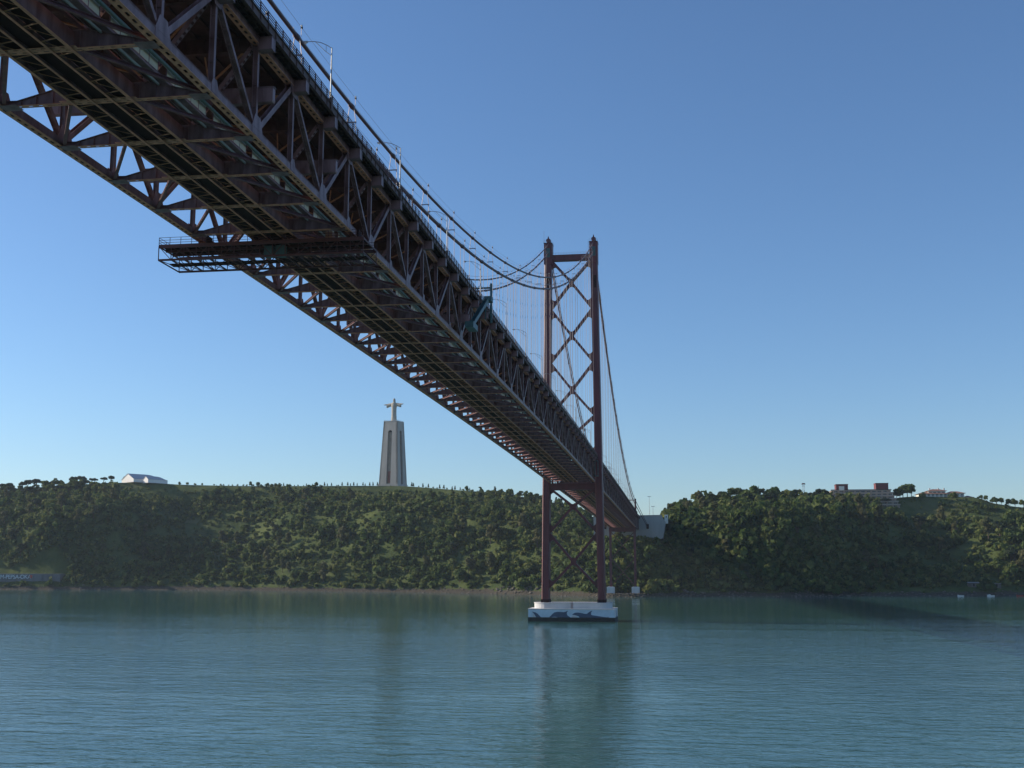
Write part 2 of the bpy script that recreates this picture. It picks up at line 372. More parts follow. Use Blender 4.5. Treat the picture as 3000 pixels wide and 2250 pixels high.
    for sx in (-1, 1):
        b = MB(); b.use('truss')      # outrigger bracket under the footway, anchors the suspenders
        b.prism([(sx*11.40,8.9),(sx*12.75,8.85),(sx*12.85,9.0),(sx*12.85,10.2),(sx*11.40,10.25)], -.5, .5, 'xz')
        for z in (8.83, 10.22): b.box(*sorted((sx*11.3, sx*12.92)), -.58, .58, z, z+.06)
        b.box(*sorted((sx*12.86, sx*12.89)), -.58, .58, 8.9, 10.2)
        SH['og', sx] = b.mesh('outrigger')
        b = MB(); b.use('brace')      # lateral brace in the bottom plane: floor beam -> next chord node
        b.bar((sx*3.7, .3, -.72), (sx*10.5, P-.3, -.62), .05, .34); b.bar((sx*3.7, .3, -.88), (sx*10.5, P-.3, -.78), .36, .05); b.bar((sx*3.7, .3, -.56), (sx*10.5, P-.3, -.46), .34, .05)
        SH['lb', sx] = b.mesh('lateral_brace')
        b = MB(); b.use('truss')      # sway brace with perforated cover plates
        A, B = Vector((sx*10.4, 0, 9.2)), Vector((sx*4.1, 0, .95)); d = (B-A).normalized(); nn = Vector((-d.z, 0, d.x))
        for sy in (-1, 1): b.bar(A+Vector((0, sy*.24, 0)), B+Vector((0, sy*.24, 0)), .46, .06, (0,1,0))
        L_ = (B-A).length; n = 16
        for k in range(n+1):
            for q in (-.22, .22):
                p = A+d*(L_*k/n); b.bar(p-d*.15+nn*q, p+d*.15+nn*q, .04, .44, (0,1,0))
        SH['sb', sx] = b.mesh('sway_brace')
        b = MB(); b.use('tan')        # top lateral brace
        b.bar((sx*10.3, .2, 9.75), (0, P-.2, 9.7), .22, .16)
        b.bar((sx*5, .3, 8.7), (sx*1.2, P-.3, 8.7), .16, .16)
        SH['tb', sx] = b.mesh('top_lateral_brace')
        b = MB(); b.use('fascia')     # edge girder of the footway
        b.box(*sorted((sx*12.72, sx*12.80)), 0, PL, 10.35, 11.25); b.box(*sorted((sx*12.5, sx*12.98)), 0, PL, 11.251, 11.31); b.box(*sorted((sx*12.55, sx*12.95)), 0, PL, 10.29, 10.349)
        for k in range(5): b.box(*sorted((sx*12.801, sx*12.93)), .7+k*P/5, .78+k*P/5, 10.35, 11.25)
        SH['eg', sx] = b.mesh('edge_girder')
        b = MB(); b.use('cable')      # parapet railing
        for k in range(5):
            y = .5+k*P/5; b.box(*sorted((sx*12.83, sx*12.95)), y-.06, y+.06, 11.3, 12.5)
        for z in (11.55, 11.85, 12.15, 12.45): b.bar((sx*12.89, 0, z), (sx*12.89, PL, z), .07, .07)
        SH['rl', sx] = b.mesh('parapet_railing')
    b = MB(); b.use('deck')           # road deck with its stringers
    b.box(-12.6, 12.6, 0, PL, 10.95, 11.2)
    for x in (-8.6,-6.4,-4.2,-2.1,0,2.1,4.2,6.4,8.6): b.box(x-.03, x+.03, 0, PL, 10.61, 10.949); b.box(x-.13, x+.13, 0, PL, 10.601, 10.63)
    for sx in (-1, 1):
        b.box(sx*11.0-.03, sx*11.0+.03, 0, PL, 10.5, 10.949); b.box(sx*11.9-.03, sx*11.9+.03, 0, PL, 10.5, 10.949)
        for k in range(9): b.box(*sorted((sx*10.6, sx*12.7)), k*P/9+.3, k*P/9+.42, 10.6, 10.94)
    SH['dk'] = b.mesh('road_deck')
    b = MB(); b.use('dark')           # track slabs of the railway
    b.box(-3.1, -1.1, 0, PL, -.42, -.2); b.box(1.15, 2.9, 0, PL, -.42, -.2); b.box(-.95, 1.0, 0, PL, -.62, -.55)
    for x in (-2.9, -1.4, 1.3, 2.75): b.box(x-.05, x+.05, 0, PL, -.2, .25)
    SH['tk'] = b.mesh('track_slab')
    b = MB(); b.use('tan')
    for sx, x0, x1 in ((-1, -3.2, -1.0), (1, 1.05, 2.95)):
        b = MB(); b.use('tan'); n = 4
        for k in range(n):
            y = P*k/n+.4; b.bar((x1, y, -.86), (x0, y+.55, -.86), .1, .07); b.bar((x0, y+.5, -.85), (x1, y+P/n, -.85), .06, .05)
        SH['lz', sx] = b.mesh('track_lacing')
    b = MB(); b.use('truss')          # walkway with its panelled fence between track and near truss
    b.box(4.6, 6.4, 0, PL, 1.0, 1.06); b.bar((4.7, 0, .9), (4.7, PL, .9), .12, .2); b.bar((6.3, 0, .9), (6.3, PL, .9), .12, .2)
    for k in range(6): b.box(6.28, 6.36, k*P/6+.02, k*P/6+.1, 1.06, 2.75)
    SH['wk'] = b.mesh('service_walkway')
    b = MB(); b.use('cream')
    b.box(6.30, 6.34, .13, P/6-.02, 1.15, 2.6)
    SH['cp'] = b.mesh('walkway_panel')
    b = MB(); b.use('green'); b.tube([(6.75, 0, 2.05), (6.75, PL, 2.05)], .2, 8, False); b.use('galv'); b.tube([(5.6, 0, .6), (5.6, PL, .6)], .13, 6, False)
    b.use('brace'); b.box(3.6, 4.1, 0, PL, .95, 1.05)
    SH['pp'] = b.mesh('service_pipe')
make_truss_meshes()
def span(y_start, n, first_parity):
    for k in range(n):
        i = k+first_parity; par = i % 2
        y = y_start+k*P; z = zline(y); rx = math.atan2(zline(y+P)-z, P)
        def put(name, key, x=0.0, parent=bridge): return obj(name, SH[key], parent, (x, y, z), rx)
        for sx in (-1, 1):
            put('lower_chord', ('lc', par), sx*HW); put('upper_chord', ('uc', par), sx*HW)
            put('truss_vertical', ('vt', par), sx*HW); put('truss_diagonal', ('dg', par), sx*HW)
            put('outrigger', ('og', sx)); put('lateral_brace', ('lb', sx)); put('sway_brace', ('sb', sx))
            put('top_lateral_brace', ('tb', sx)); put('edge_girder', ('eg', sx)); put('parapet_railing', ('rl', sx))
        for q in ((0, 1, 2, 3, 4) if y < 0 else ()): o = put('walkway_panel', 'cp'); o.location.y += q*P/6; o.location.z += q*P/6*math.tan(rx)
        put('floor_beam', 'fb'); put('road_floor_beam', 'ub'); put('road_deck', 'dk')
        put('track_slab', 'tk'); put('track_lacing', ('lz', -1)); put('track_lacing', ('lz', 1))
        put('service_walkway', 'wk');  put('service_pipe', 'pp')
span(YB-7*P, 47, 1)             # main span up to the tower
span(7.0, 38, 0)                # side span beyond the tower
def strip(name, x, hw, z0, z1, ys, flange, m='truss'):
    b = MB(); b.use(m)
    for ya, yb in zip(ys[:-1], ys[1:]):
        za, zb = zline(ya), zline(yb)
        for xa, xb, p, q in ((x-.03, x+.03, z0, z1), (x-flange/2, x+flange/2, z0-.05, z0)):
            b.use(m if (p, q) == (z0, z1) else 'flange')
            b.add([(xa,ya,za+p),(xb,ya,za+p),(xb,ya,za+q),(xa,ya,za+q),(xa,yb,zb+p),(xb,yb,zb+p),(xb,yb,zb+q),(xa,yb,zb+q)],
                  [(0,1,2,3),(7,6,5,4),(1,0,4,5),(2,1,5,6),(3,2,6,7),(0,3,7,4)])
    b.build(name, None, bridge)
for ys in (np.arange(YB-7*P, -3, P), np.arange(7.0, 442, P)):
    ys = [float(v) for v in ys]
    for x, zt, fl in ((-3.2, .5, .3), (-1.02, -.45, .26), (1.06, -.45, .26), (3.02, .75, .34)):
        strip('railway_stringer', x, .03, -.93, zt, ys, fl)
# transverse box beams through the truss at mid-height
for k in (0, 2, 10):
    y = YB+k*P
    for sx in (-1, 1):
        b = MB(); b.use('truss'); b.prism([(sx*6.9,3.2),(sx*12.75,3.25),(sx*12.85,3.45),(sx*12.85,4.85),(sx*6.9,4.9)], .32, 1.1, 'xz')
        for x in (8, 9.4, 10.6, 11.8): b.box(*sorted((sx*x-.03, sx*x+.03)), .28, .32, 3.3, 4.8)
        b.box(*sorted((sx*6.9, sx*12.95)), .25, 1.17, 4.901, 4.96)
        b.build('cross_box_beam', None, bridge, (0, y, zline(y)))

# main cables
CX = 11.45
def z_up(y): return 88.6 + 4.563e-4*(y+470.4)**2 if y <= 0 else 189.5 + (82-189.5)*y/440 - 4.9e-4*y*(440-y)
def z_lo(y): return 84.82 + 4.488e-4*(y+472.4)**2 if y <= 0 else 185.0 + (78-185)*y/440 - 4.9e-4*y*(440-y)
YS_C = list(np.arange(-560, 0, 10.0)) + [0.0] + list(np.arange(10, 440, 10.0)) + [440.0]
for sx in (-1, 1):
    for nm, zf, r, xo in (('upper', z_up, .24, 0), ('lower', z_lo, .31, 0)):
        pts = [(sx*CX, y, zf(y)) for y in YS_C] + [(sx*19.4, 505.5, 60.5 if nm == 'lower' else 62.5)]
        b = MB(); b.use('cable'); b.tube(pts, r, 10); c = b.build('main_cable', None, bridge)
        for q in (-1, 1):
            b = MB(); b.use('wire'); b.tube([(x+q*.5, y, z+1.15) for x, y, z in pts[:-1]], .022, 4); b.build('hand_rope', None, c)
bm_ = MB(); bm_.use('cable'); bm_.tube([(0,-.75,0),(0,-.7,0),(0,-.3,0),(0,0,0),(0,.3,0),(0,.7,0),(0,.75,0)], [.26,.30,.33,.36,.33,.30,.26], 10)
BANDU = bm_.mesh('cable_band')
bm_ = MB(); bm_.use('cable'); bm_.tube([(0,-.8,0),(0,-.75,0),(0,-.3,0),(0,0,0),(0,.3,0),(0,.75,0),(0,.8,0)], [.33,.37,.40,.43,.40,.37,.33], 10)
BANDL = bm_.mesh('cable_band')
lm = MB(); lm.use('wire')
for q in (-1, 1): lm.tube([(q*.5, 0, 0), (q*.5, 0, 1.3)], .03, 4)
lm.use('dark'); lm.ball((.5, .1, 1.15), .16, 6, 4); lm.use('lampglass'); lm.ball((.5, .1, 1.42), .13, 6, 4)
LAMPM = lm.mesh('cable_light')
def suspender(sx, y, upper):
    zf = z_up if upper else z_lo
    zc = zf(y); zd = zline(y)+10.2
    if zc-zd < 1.2: return
    b = MB(); b.use('wire')
    if upper:
        zs = zc-2.3; h = .62
        if zs < zd+.4: zs = zd+.4
        for q in (-1, 1):
            b.tube([(sx*CX+q*.3, y, zc), (sx*CX+q*h, y, zs), (sx*CX+q*h, y, zd)], .05, 5)
        b.bar((sx*CX-h-.08, y, zs), (sx*CX+h+.08, y, zs), .12, .16)
        b.tube([(sx*CX-h, y, zs+.02), (sx*CX+h, y, zs+.02)], .06, 5)
    else:
        for q in (-1, 1): b.tube([(sx*CX+q*.38, y, zc), (sx*CX+q*.38, y, zd)], .05, 5)
    o = b.build('suspender', None, bridge)
    sl = math.atan2(zf(y+1)-zf(y-1), 2)
    obj('cable_band', BANDU if upper else BANDL, o, (sx*CX, y, zc), sl)
    obj('cable_light', LAMPM, o, (sx*CX, y, zc))
for k in range(-6, 41):
    y = YB+k*P
    if y > -8: break
    # odd nodes lie a quarter panel off the clamps measured on the cables; bands sit over the outriggers
    for sx in (-1, 1): suspender(sx, y, k % 2 == 1)
for k in range(1, 37):
    for sx in (-1, 1): suspender(sx, 7.0+k*P, k % 2 == 1)

# ---- main tower
tower = obj('main_tower', None, bridge)
def legx(z): return 13.74 + (z-8.75)*(11.566-13.74)/(189-8.75)
LW, LD0, LD1 = 3.5, 8.2, 6.0
def legd(z): return LD0+(LD1-LD0)*(z-8.75)/180
for sx in (-1, 1):
    b = MB(); b.use('red')
    zs = [8.7]; 
    while zs[-1] < 176: zs.append(zs[-1]+9.4)
    zs.append(187.6)
    lv = []
    for a, c in zip(zs[:-1], zs[1:]): lv += [(a, 0), (a+.12, .05), (c-.12, .05), (c, 0)]
    vs = []
    for z, e in lv:
        x = sx*legx(z); w = LW/2+e-.05; d = legd(z)/2+e-.05; c = .45
        vs += [(x-w+c,-d,z),(x+w-c,-d,z),(x+w,-d+c,z),(x+w,d-c,z),(x+w-c,d,z),(x-w+c,d,z),(x-w,d-c,z),(x-w,-d+c,z)]
    n = len(lv)
    b.add(vs, [(i*8+k, i*8+(k+1)%8, (i+1)*8+(k+1)%8, (i+1)*8+k) for i in range(n-1) for k in range(8)] + [tuple(range(7,-1,-1)), tuple(range((n-1)*8, n*8))])
    b.build('tower_leg', None, tower)
    b = MB(); b.use('dark'); x = sx*legx(9); b.box(x-2.0, x+2.0, -4.35, 4.35, 8.6, 10.3); b.build('leg_base_collar', None, tower)
    # recessed access panel on the front face
    b = MB(); b.use('dark'); x = sx*legx(170)
    b.box(x-.2, x+1.1, -legd(170)/2-.03, -legd(170)/2+.05, 163.5, 171.5); b.build('access_panel', None, tower)
    # saddle housing on top
    x = sx*legx(188)
    b = MB(); b.use('red'); b.box(x-2.05, x+2.05, -3.3, 3.3, 178.2, 189.0); b.use('dark'); b.box(x-2.2, x+2.2, -3.5, 3.5, 189.0, 189.25); 
    b.use('teal'); b.box(x-.8, x+1.1, -3.36, -3.3, 181.6, 186.4)
    h = b.build('saddle_housing', None, tower)
    b = MB(); b.use('red'); b.prism([(x-.55,189.25),(x+.55,189.25),(x+.4,190.2),(x+1.1,190.7),(x+1.1,191.5),(x+.4,191.9),(x+.25,192.3),(x+.15,193.1),(x-.15,193.1),(x-.25,192.3),(x-.4,191.9),(x-1.1,191.5),(x-1.1,190.7),(x-.4,190.2)], -1.6, 1.6, 'xz')
    b.build('cable_saddle', None, h)
    b = MB(); b.use('wire')
    for px_ in np.linspace(-2.1, 2.1, 5):
        for py in (-3.4, 3.4): b.bar((x+px_, py, 189.2), (x+px_, py, 190.5), .06, .06)
    for py in (-3.4, 3.4):
        for zz in (189.8, 190.45): b.bar((x-2.1, py, zz), (x+2.1, py, zz), .05, .05)
    if sx < 0: b.tube([(x-2.0, -3, 189), (x-2.0, -3, 195.5)], .06, 5)
    for zz in np.arange(181, 189, 1.3): b.bar((x-sx*2.05, -2.6, zz), (x-sx*2.7, -2.6, zz), .05, .05)
    b.bar((x-sx*2.7, -2.6, 180.5), (x-sx*2.7, -2.6, 189.5), .06, .06); b.bar((x-sx*2.4, -2.6, 180.5), (x-sx*2.4, -2.6, 189.5), .06, .06)
    b.build('top_rail', None, h)
def inner(z): return legx(z)-LW/2+.12
TD = 1.3   # half depth of the bracing
b = MB(); b.use('red'); b.box(-inner(182), inner(182), -1.7, 1.7, 180.2, 183.0); b.box(-inner(182)+.05, inner(182)-.05, -1.85, 1.85, 183.0, 183.15); st = b.build('top_strut', None, tower)
b = MB(); b.use('wire')
for x in np.linspace(-9.3, 9.3, 14): b.bar((x, -1.75, 183.1), (x, -1.75, 184.4), .06, .06)
for z in (183.8, 184.35): b.bar((-9.3, -1.75, z), (9.3, -1.75, z), .05, .05)
b.build('strut_rail', None, st)
b = MB(); b.use('red'); b.box(-inner(67), inner(67), -2.0, 2.0, 63.6, 66.6); b.box(-inner(67)+.1, inner(67)-.1, -2.3, 2.3, 63.45, 63.6); b.build('deck_strut', None, tower)
def fillet(b, c, d0, d1, hw, r, y0, y1):
    """gusset web between two bars leaving point c along d0, d1 (in xz), bounded by an arc tangent to both"""
    d0, d1 = Vector(d0).normalized(), Vector(d1).normalized(); c = Vector(c)
    ang = d0.angle(d1); bis = (d0+d1).normalized()
    cor = c + bis*(hw/math.sin(ang/2)); L_ = r/math.tan(ang/2)
    cen = cor + bis*(r/math.sin(ang/2)); p0 = cor+d0*L_; p1 = cor+d1*L_
    a0 = math.atan2((p0-cen).y, (p0-cen).x); a1 = math.atan2((p1-cen).y, (p1-cen).x)
    while a1-a0 > math.pi: a1 -= 2*math.pi
    while a1-a0 < -math.pi: a1 += 2*math.pi
    arc = [cen+Vector((math.cos(a0+(a1-a0)*k/6), math.sin(a0+(a1-a0)*k/6)))*r for k in range(7)]
    b.prism([tuple(cor-bis*.3)] + [tuple(a) for a in arc], y0, y1, 'xz')
def xbrace(zt, zm, zb, w=1.15, top=True, bottom=True):
    """one X panel of the tower: from the legs at zt through the middle zm to the legs at zb"""
    for sx in (-1, 1):
        for z, on in ((zt, top), (zb, bottom)):
            if not on: continue
            b = MB(); b.use('red')
            e = Vector((sx*(inner(z)+.25), z)); c = Vector((0, zm)); d = (c-e).normalized()
            b.bar((e.x, 0, e.y), (c.x, 0, c.y), w, TD*2, (0, 1, 0))
            up = Vector((legx(z+8)*sx-legx(z)*sx, 8)).normalized()
            edge = Vector((sx*inner(z), z))
            for s in (1, -1):
                if s*(zm-z) > 0 or True: fillet(b, edge, d, up*s, .01, 2.1 if s*(zm-z) > 0 else 1.5, -TD+.02, TD-.02)
            b.build('cross_brace', None, tower)
    b = MB(); b.use('red')
    c = Vector((0, zm)); T = Vector((inner(zt), zt))-c; Bv = Vector((inner(zb), zb))-c
    dirs = [Vector((-T.x, T.y)), Vector((T.x, T.y)), Vector((Bv.x, Bv.y)), Vector((-Bv.x, Bv.y))]
    use = [top, top, bottom, bottom]
    for k in range(4):
        if use[k] and use[(k+1)%4] or (top and bottom): fillet(b, c, dirs[k], dirs[(k+1)%4], w/2, 1.5, -TD-.05, TD+.05)
    b.prism([(-1.1, zm), (0, zm-1.1), (1.1, zm), (0, zm+1.1)], -TD-.06, TD+.06, 'xz')
    b.build('brace_gusset', None, tower)
xbrace(180.6, 168.8, 155.0); xbrace(155.0, 141.2, 127.5); xbrace(127.5, 113.4, 100.5)
xbrace(64.5, 55.4, 42.4); xbrace(42.4, 28.3, 15.8)
xbrace(100.5, 90.5, 81.5, bottom=True)

# ---- pier of the main tower
pier = thing('tower_pier', 'white concrete river pier painted with leaping dolphins under the bridge tower', 'pier', (0, 0, 0))
FY = -10.3
b = MB(); b.use('white'); b.box(-21.2, 20.6, FY, 10.3, -3, 5.75); b.build('footing', None, pier)
b = MB(); b.use('white'); b.box(-21.4, 20.8, FY-.18, 10.5, 5.75, 6.05); b.build('ledge', None, pier)
b = MB(); b.use('white')
poly = [(-12.2+7.2*math.cos(a), 7.2*math.sin(a)) for a in np.linspace(math.pi/2, 3*math.pi/2, 15)] + [(11.6+7.2*math.cos(a), 7.2*math.sin(a)) for a in np.linspace(-math.pi/2, math.pi/2, 15)]
b.prism(poly, 6.05, 8.75, 'xy'); b.build('plinth', None, pier)
b = MB(); b.use('white'); b.prism([(x*1.012, y*1.03) for x, y in poly], 8.55, 8.83, 'xy'); b.build('plinth_rim', None, pier)
b = MB(); b.use('brace')
for q in (-.35, .35): b.bar((-.3+q, FY+2.9, 6.0), (-.3+q, FY+2.9, 9.4), .12, .12)
for z in np.arange(6.3, 9.4, .4): b.bar((-.65, FY+2.9, z), (.05, FY+2.9, z), .07, .07)
b.build('ladder', None, pier)
b = MB(); b.use('algae'); b.box(-21.26, 20.66, FY-.06, 10.36, -2.9, 2.0); b.build('algae_band', None, pier)
b = MB(); b.use('paleblue'); b.box(-21.0, 20.4, FY-.02, FY+.02, 1.31, 5.6); b.build('mural_ground', None, pier)
zd_ = lambda a, c: at(1540+a/7.373, 1740+c/7.373, FY)
D1 = [(135,380),(180,392),(215,400),(260,430),(310,480),(350,520),(385,560),(230,560),(235,520),(205,470),(170,420)]
D2 = [(510,500),(545,470),(580,430),(620,400),(680,385),(760,388),(830,395),(870,380),(920,360),(895,395),(890,430),(905,465),(950,495),(985,520),(1005,560),(800,560),(760,530),(700,507),(640,497),(580,500),(540,507)]
D3 = [(1000,450),(1040,420),(1075,405),(1130,402),(1200,412),(1270,428),(1320,430),(1360,400),(1400,375),(1440,362),(1415,400),(1412,440),(1430,458),(1500,468),(1600,485),(1700,500),(1760,505),(1800,495),(1790,520),(1780,560),(1150,560),(1125,530),(1170,520),(1150,490),(1120,475),(1060,458)]
W1 = [(150,420),(175,445),(205,485),(232,525),(200,540),(160,500)]
W2 = [(560,512),(640,500),(700,510),(760,532),(770,548),(560,548)]
W3 = [(1000,470),(1060,462),(1115,478),(1120,530),(1130,550),(1010,550),(985,510)]
for pl, nm, m, dy in ((D1,'painted_dolphin','dolphin',.035),(D2,'painted_dolphin','dolphin',.035),(D3,'painted_dolphin','dolphin',.035),(W1,'painted_foam','white',.03),(W2,'painted_foam','white',.03),(W3,'painted_foam','white',.03)):
    q = [zd_(*p) for p in pl]
    b = MB(); b.use(m); b.prism([(p.x, max(p.z, 1.32)) for p in q], FY-dy, FY-.021, 'xz'); b.build(nm, None, pier)
b = MB(); b.use('dolphin'); b.prism([(-4, 1.35), (3, 1.35), (2.2, 4.9), (1.2, 5.1), (-1, 2.5)], 20.6, 20.63, 'yz'); b.build('painted_dolphin', None, pier)

# ---- side tower (steel bent on the shore) and its pedestals
YSP = 439.0
side = obj('side_tower', None, bridge)
zt_ = zline(YSP)
for sx in (-1, 1):
    b = MB(); b.use('red'); b.bar((sx*10.4, YSP, 8.4), (sx*10.4, YSP, zt_-.95), 2.0, 2.6, (0,1,0)); b.build('bent_leg', None, side)
    b = MB(); b.use('red')
    b.prism([(YSP-2.5, zt_+10.2), (YSP+2.5, zt_+10.2), (YSP+2.2, zt_+16), (YSP+.8, 80.5), (YSP-.8, 83.2), (YSP-1.6, zt_+16)], sx*CX-.7, sx*CX+.7, 'yz')
    b.build('cable_bent', None, side)
b = MB(); b.use('red'); b.bar((-12, YSP, 82), (12, YSP, 82), .8, .8); b.build('bent_tie', None, side)
b = MB(); b.use('red'); b.box(-11.6, 11.6, YSP-1.6, YSP+1.6, zt_-4.6, zt_-.95); b.build('bent_cap', None, side)
for za, zb in ((zt_-4.6, 32), (32, 9.5)):
    for sx in (-1, 1):
        b = MB(); b.use('red'); b.bar((sx*10, YSP, za), (-sx*10, YSP+.9*sx, zb), .6, .6); b.build('bent_brace', None, side)
for sx in (-1, 1):
    b = MB(); b.use('white'); b.box(-3.3, 3.3, -3.3, 3.3, -1.5, 5.2); b.box(-2.2, 2.2, -2.2, 2.2, 5.2, 5.5)
    o = b.build('bridge_pedestal', None, None, (sx*10.6, YSP, 3.0))
    tag(o, 'white concrete pedestal on the shore carrying a red bent leg', 'pedestal', 'pedestals of the side bent')

# ---- anchorage block, masts
anch = thing('cable_anchorage', 'huge pale concrete block anchoring the bridge cables into the hill', 'anchorage', (0, 505, 0))
b = MB(); b.use('concrete'); b.prism([(-30,52),(-30,70.5),(31.8,71.2),(35.5,66),(33.0,51),(10,44),(-10,45)], 0, 60, 'xz'); b.build('anchor_block', None, anch)
b = MB(); b.use('concrete'); b.prism([(-30.4,70.5),(-30.4,71.3),(32,72),(32,71.2)], -.4, 60, 'xz'); b.build('anchor_parapet', None, anch)
for sx in (-1, 1):
    b = MB(); b.use('dark'); b.box(sx*19.4-1.0, sx*19.4+1.0, -.6, .0, 59.4, 63.6); b.build('cable_shoe', None, anch)
b = MB(); b.use('deck'); b.box(-12.8, 12.8, -65+.3, 0, zline(440)+9.2, zline(440)+11.15); 
for x in (-10.98, 10.98): b.box(x-.4, x+.4, -65+.6, 0, zline(440)-.9, zline(440)+9.2)
b.build('approach_span', None, anch)
for u, v, hd in ((1902, 1455, 1), (1913, 1484, 1)):
    p = at(u, v, 545)
    b = MB(); b.use('galv'); b.tube([(0,0,0),(0,0,p.z-70.5)], [.22,.12], 8); b.box(-1.6, 1.6, -.2, .2, p.z-70.6, p.z-70.3)
    for x in (-1.4, -.5, .5, 1.4): b.box(x-.25, x+.25, -.35, .35, p.z-70.75, p.z-70.6)
    o = b.build('lighting_mast', None, None, (p.x, 545, 70.6))
    tag(o, ('tall' if u == 1902 else 'shorter') + ' slim road lighting mast standing on the pale anchorage', 'light mast')

# ---- lamp posts along the parapet
b = MB(); b.use('fascia'); b.box(-.22, .22, -.3, .3, -1.0, .6)
b.use('galv'); b.tube([(0,0,.5),(0,0,7.4)], [.11,.07], 8)
b.tube([(0,0,7.3),(-.6,0,7.75),(-1.5,0,8.2),(-2.4,0,8.4),(-3.3,0,8.42)], .05, 6); b.tube([(0,0,6.3),(-.8,0,6.95),(-1.6,0,7.75),(-2.2,0,8.35)], .04, 6); b.bar((-.75,0,6.95),(-.75,0,7.8),.05,.05)
b.box(-3.75, -3.2, -.14, .14, 8.32, 8.5); b.use('lampglass'); b.ball((-3.45,0,8.28), .16, 6, 4)
LP = b.mesh('street_lamp')
for k in range(24):
    y = -445.3+36.15*k
    if y > 430 or -14 < y < 14: continue
    o = obj('street_lamp', LP, None, (12.78, y, zline(y)+11.32))
    tag(o, 'slender curved-arm street lamp standing on the bridge parapet', 'street lamp', 'street lamps along the bridge')

# ---- sign portals over the road
for y in (-69.5, 95.0, 180.0):
    z = zline(y)+11.2
    b = MB(); b.use('galv')
    for x in (4.0, 12.3): b.bar((x, y, z), (x, y, z+5.6), .25, .25)
    for zz in (4.6, 5.5): b.bar((4.0, y, z+zz), (12.3, y, z+zz), .2, .2)
    for k in range(8): b.bar((4.0+k*1.04, y, z+4.6), (4.5+k*1.04, y, z+5.5), .1, .1)
    o = b.build('sign_portal')
    tag(o, 'thin steel sign portal spanning the road deck', 'sign portal', 'sign portals on the bridge')

# ---- red inspection gantry slung under the truss
g = thing('inspection_gantry', 'dark red inspection gantry slung under the bridge truss', 'gantry', (0, -430, 0))
X0, X1, Y0, Y1, Z0, Z1 = -16.5, 13.0, 0.0, 6.8, 69.0, 70.95
for nm, z, ys in (('bottom_chord', Z0, (Y0, Y1)), ('top_chord', Z1, (Y0, Y1, 2.3, 4.5))):
    for y in ys:
        b = MB(); b.use('gantry'); b.bar((X0, y, z), (X1, y, z), .2, .26 if z == Z0 else .5); b.build(nm, None, g)
NG = 16
for k in range(NG+1):
    x = X0+(X1-X0)*k/NG
    b = MB(); b.use('gantry'); b.bar((x, Y0, Z0), (x, Y1, Z0), .12, .16); b.bar((x, Y0, Z1), (x, Y1, Z1), .14, .2); b.build('cross_member', None, g)
    for y in (Y0, Y1):
        b = MB(); b.use('gantry'); b.bar((x, y, Z0), (x, y, Z1), .1, .1)
        if k < NG: b.bar((x, y, Z0 if k % 2 else Z1), (x+(X1-X0)/NG, y, Z1 if k % 2 else Z0), .09, .09)
        b.build('lattice_bar', None, g)
    if k < NG:
        b = MB(); b.use('gantry'); b.bar((x, Y0, Z0), (x+(X1-X0)/NG, Y1, Z0), .08, .08); b.build('floor_brace', None, g)
b = MB(); b.use('dark'); b.box(X0+.1, X1-.1, .25, 5.2, Z1+.12, Z1+.2); b.box(X0+.3, X1-.3, 2.6, 4.4, Z0+.1, Z0+.16); b.build('walkway', None, g)
for x0, x1, y in ((X0, X0+8, Y0), (X0, X1, Y1), (X0+8, X1, Y0)):
    b = MB(); b.use('gantry'); n = max(2, int((x1-x0)/1.6))
    for k in range(n+1): b.bar((x0+(x1-x0)*k/n, y, Z1+.1), (x0+(x1-x0)*k/n, y, Z1+1.3), .06, .06)
    for z in (.55, .9, 1.28): b.bar((x0, y, Z1+z), (x1, y, Z1+z), .05, .05)
    b.build('guard_rail', None, g)
b = MB(); b.use('gantry')
for y in (Y0, 2.3, 4.6, Y1): b.bar((X0, y, Z1+.1), (X0, y, Z1+1.3), .06, .06)
for z in (.55, .9, 1.28): b.bar((X0, Y0, Z1+z), (X0, Y1, Z1+z), .05, .05)
b.build('guard_rail', None, g)
for sx in (-1, 1):
    b = MB(); b.use('dark'); b.box(sx*HW-.75, sx*HW+.75, 2.2, 3.9, Z1+.1, Z1+.55)
    for q in (-.6, .6): b.box(sx*HW+q-.1, sx*HW+q+.1, 2.2, 3.9, Z1+.1, zline(-427)+.2)
    b.build('hanger_trolley', None, g)
b = MB(); b.use('teal')
for x in (-1.5, .2): b.box(x, x+1.3, 1.0, 2.0, Z0+.2, Z0+1.75)
b.use('tan'); b.box(7.3, 8.3, 1.0, 2.0, Z1+.2, Z1+1.5); b.build('equipment_cabinet', None, g)

# ---- teal access ramps hung outside the parapet
def access_ramp(y0, label, flip=1):
    z = zline(y0)
    t = thing('access_ramp', label, 'access gantry', (12.95, y0, z))
    b = MB(); b.use('teal'); b.bar((.5, 14*flip, 8), (.5, 14*flip, 17), .45, .45); b.build('mast', None, t)
    b = MB(); b.use('teal'); b.bar((.5, 14*flip, 16), (-5.5, 14*flip, 16), .3, .35); b.build('jib', None, t)
    b = MB(); b.use('teal'); b.bar((.45, -10, 2.2), (.45, 9, 11.8), .9, .12); 
    for s in (0, .9): b.bar((s, -10, 2.7), (s, 9, 12.3), .06, .8)
    b.build('ramp', None, t)
    b = MB(); b.use('teal'); b.box(-.0, 1.7, -14.5, -9.5, 1.3, 1.45)
    for s in (0.0, 1.64): b.box(s, s+.06, -14.5, -9.5, 1.45, 2.5)
    b.box(.061, 1.639, -14.5, -14.44, 1.46, 2.5); b.build('platform', None, t)
    b = MB(); b.use('teal'); b.box(-.2, 1.5, 8.6, 10.5, 11.7, 12.9); b.bar((-.1, 10, 8), (-.1, 10, 12), .25, .25); b.build('landing', None, t)
access_ramp(-341, 'teal steel access ramp hung on the outside of the bridge truss')
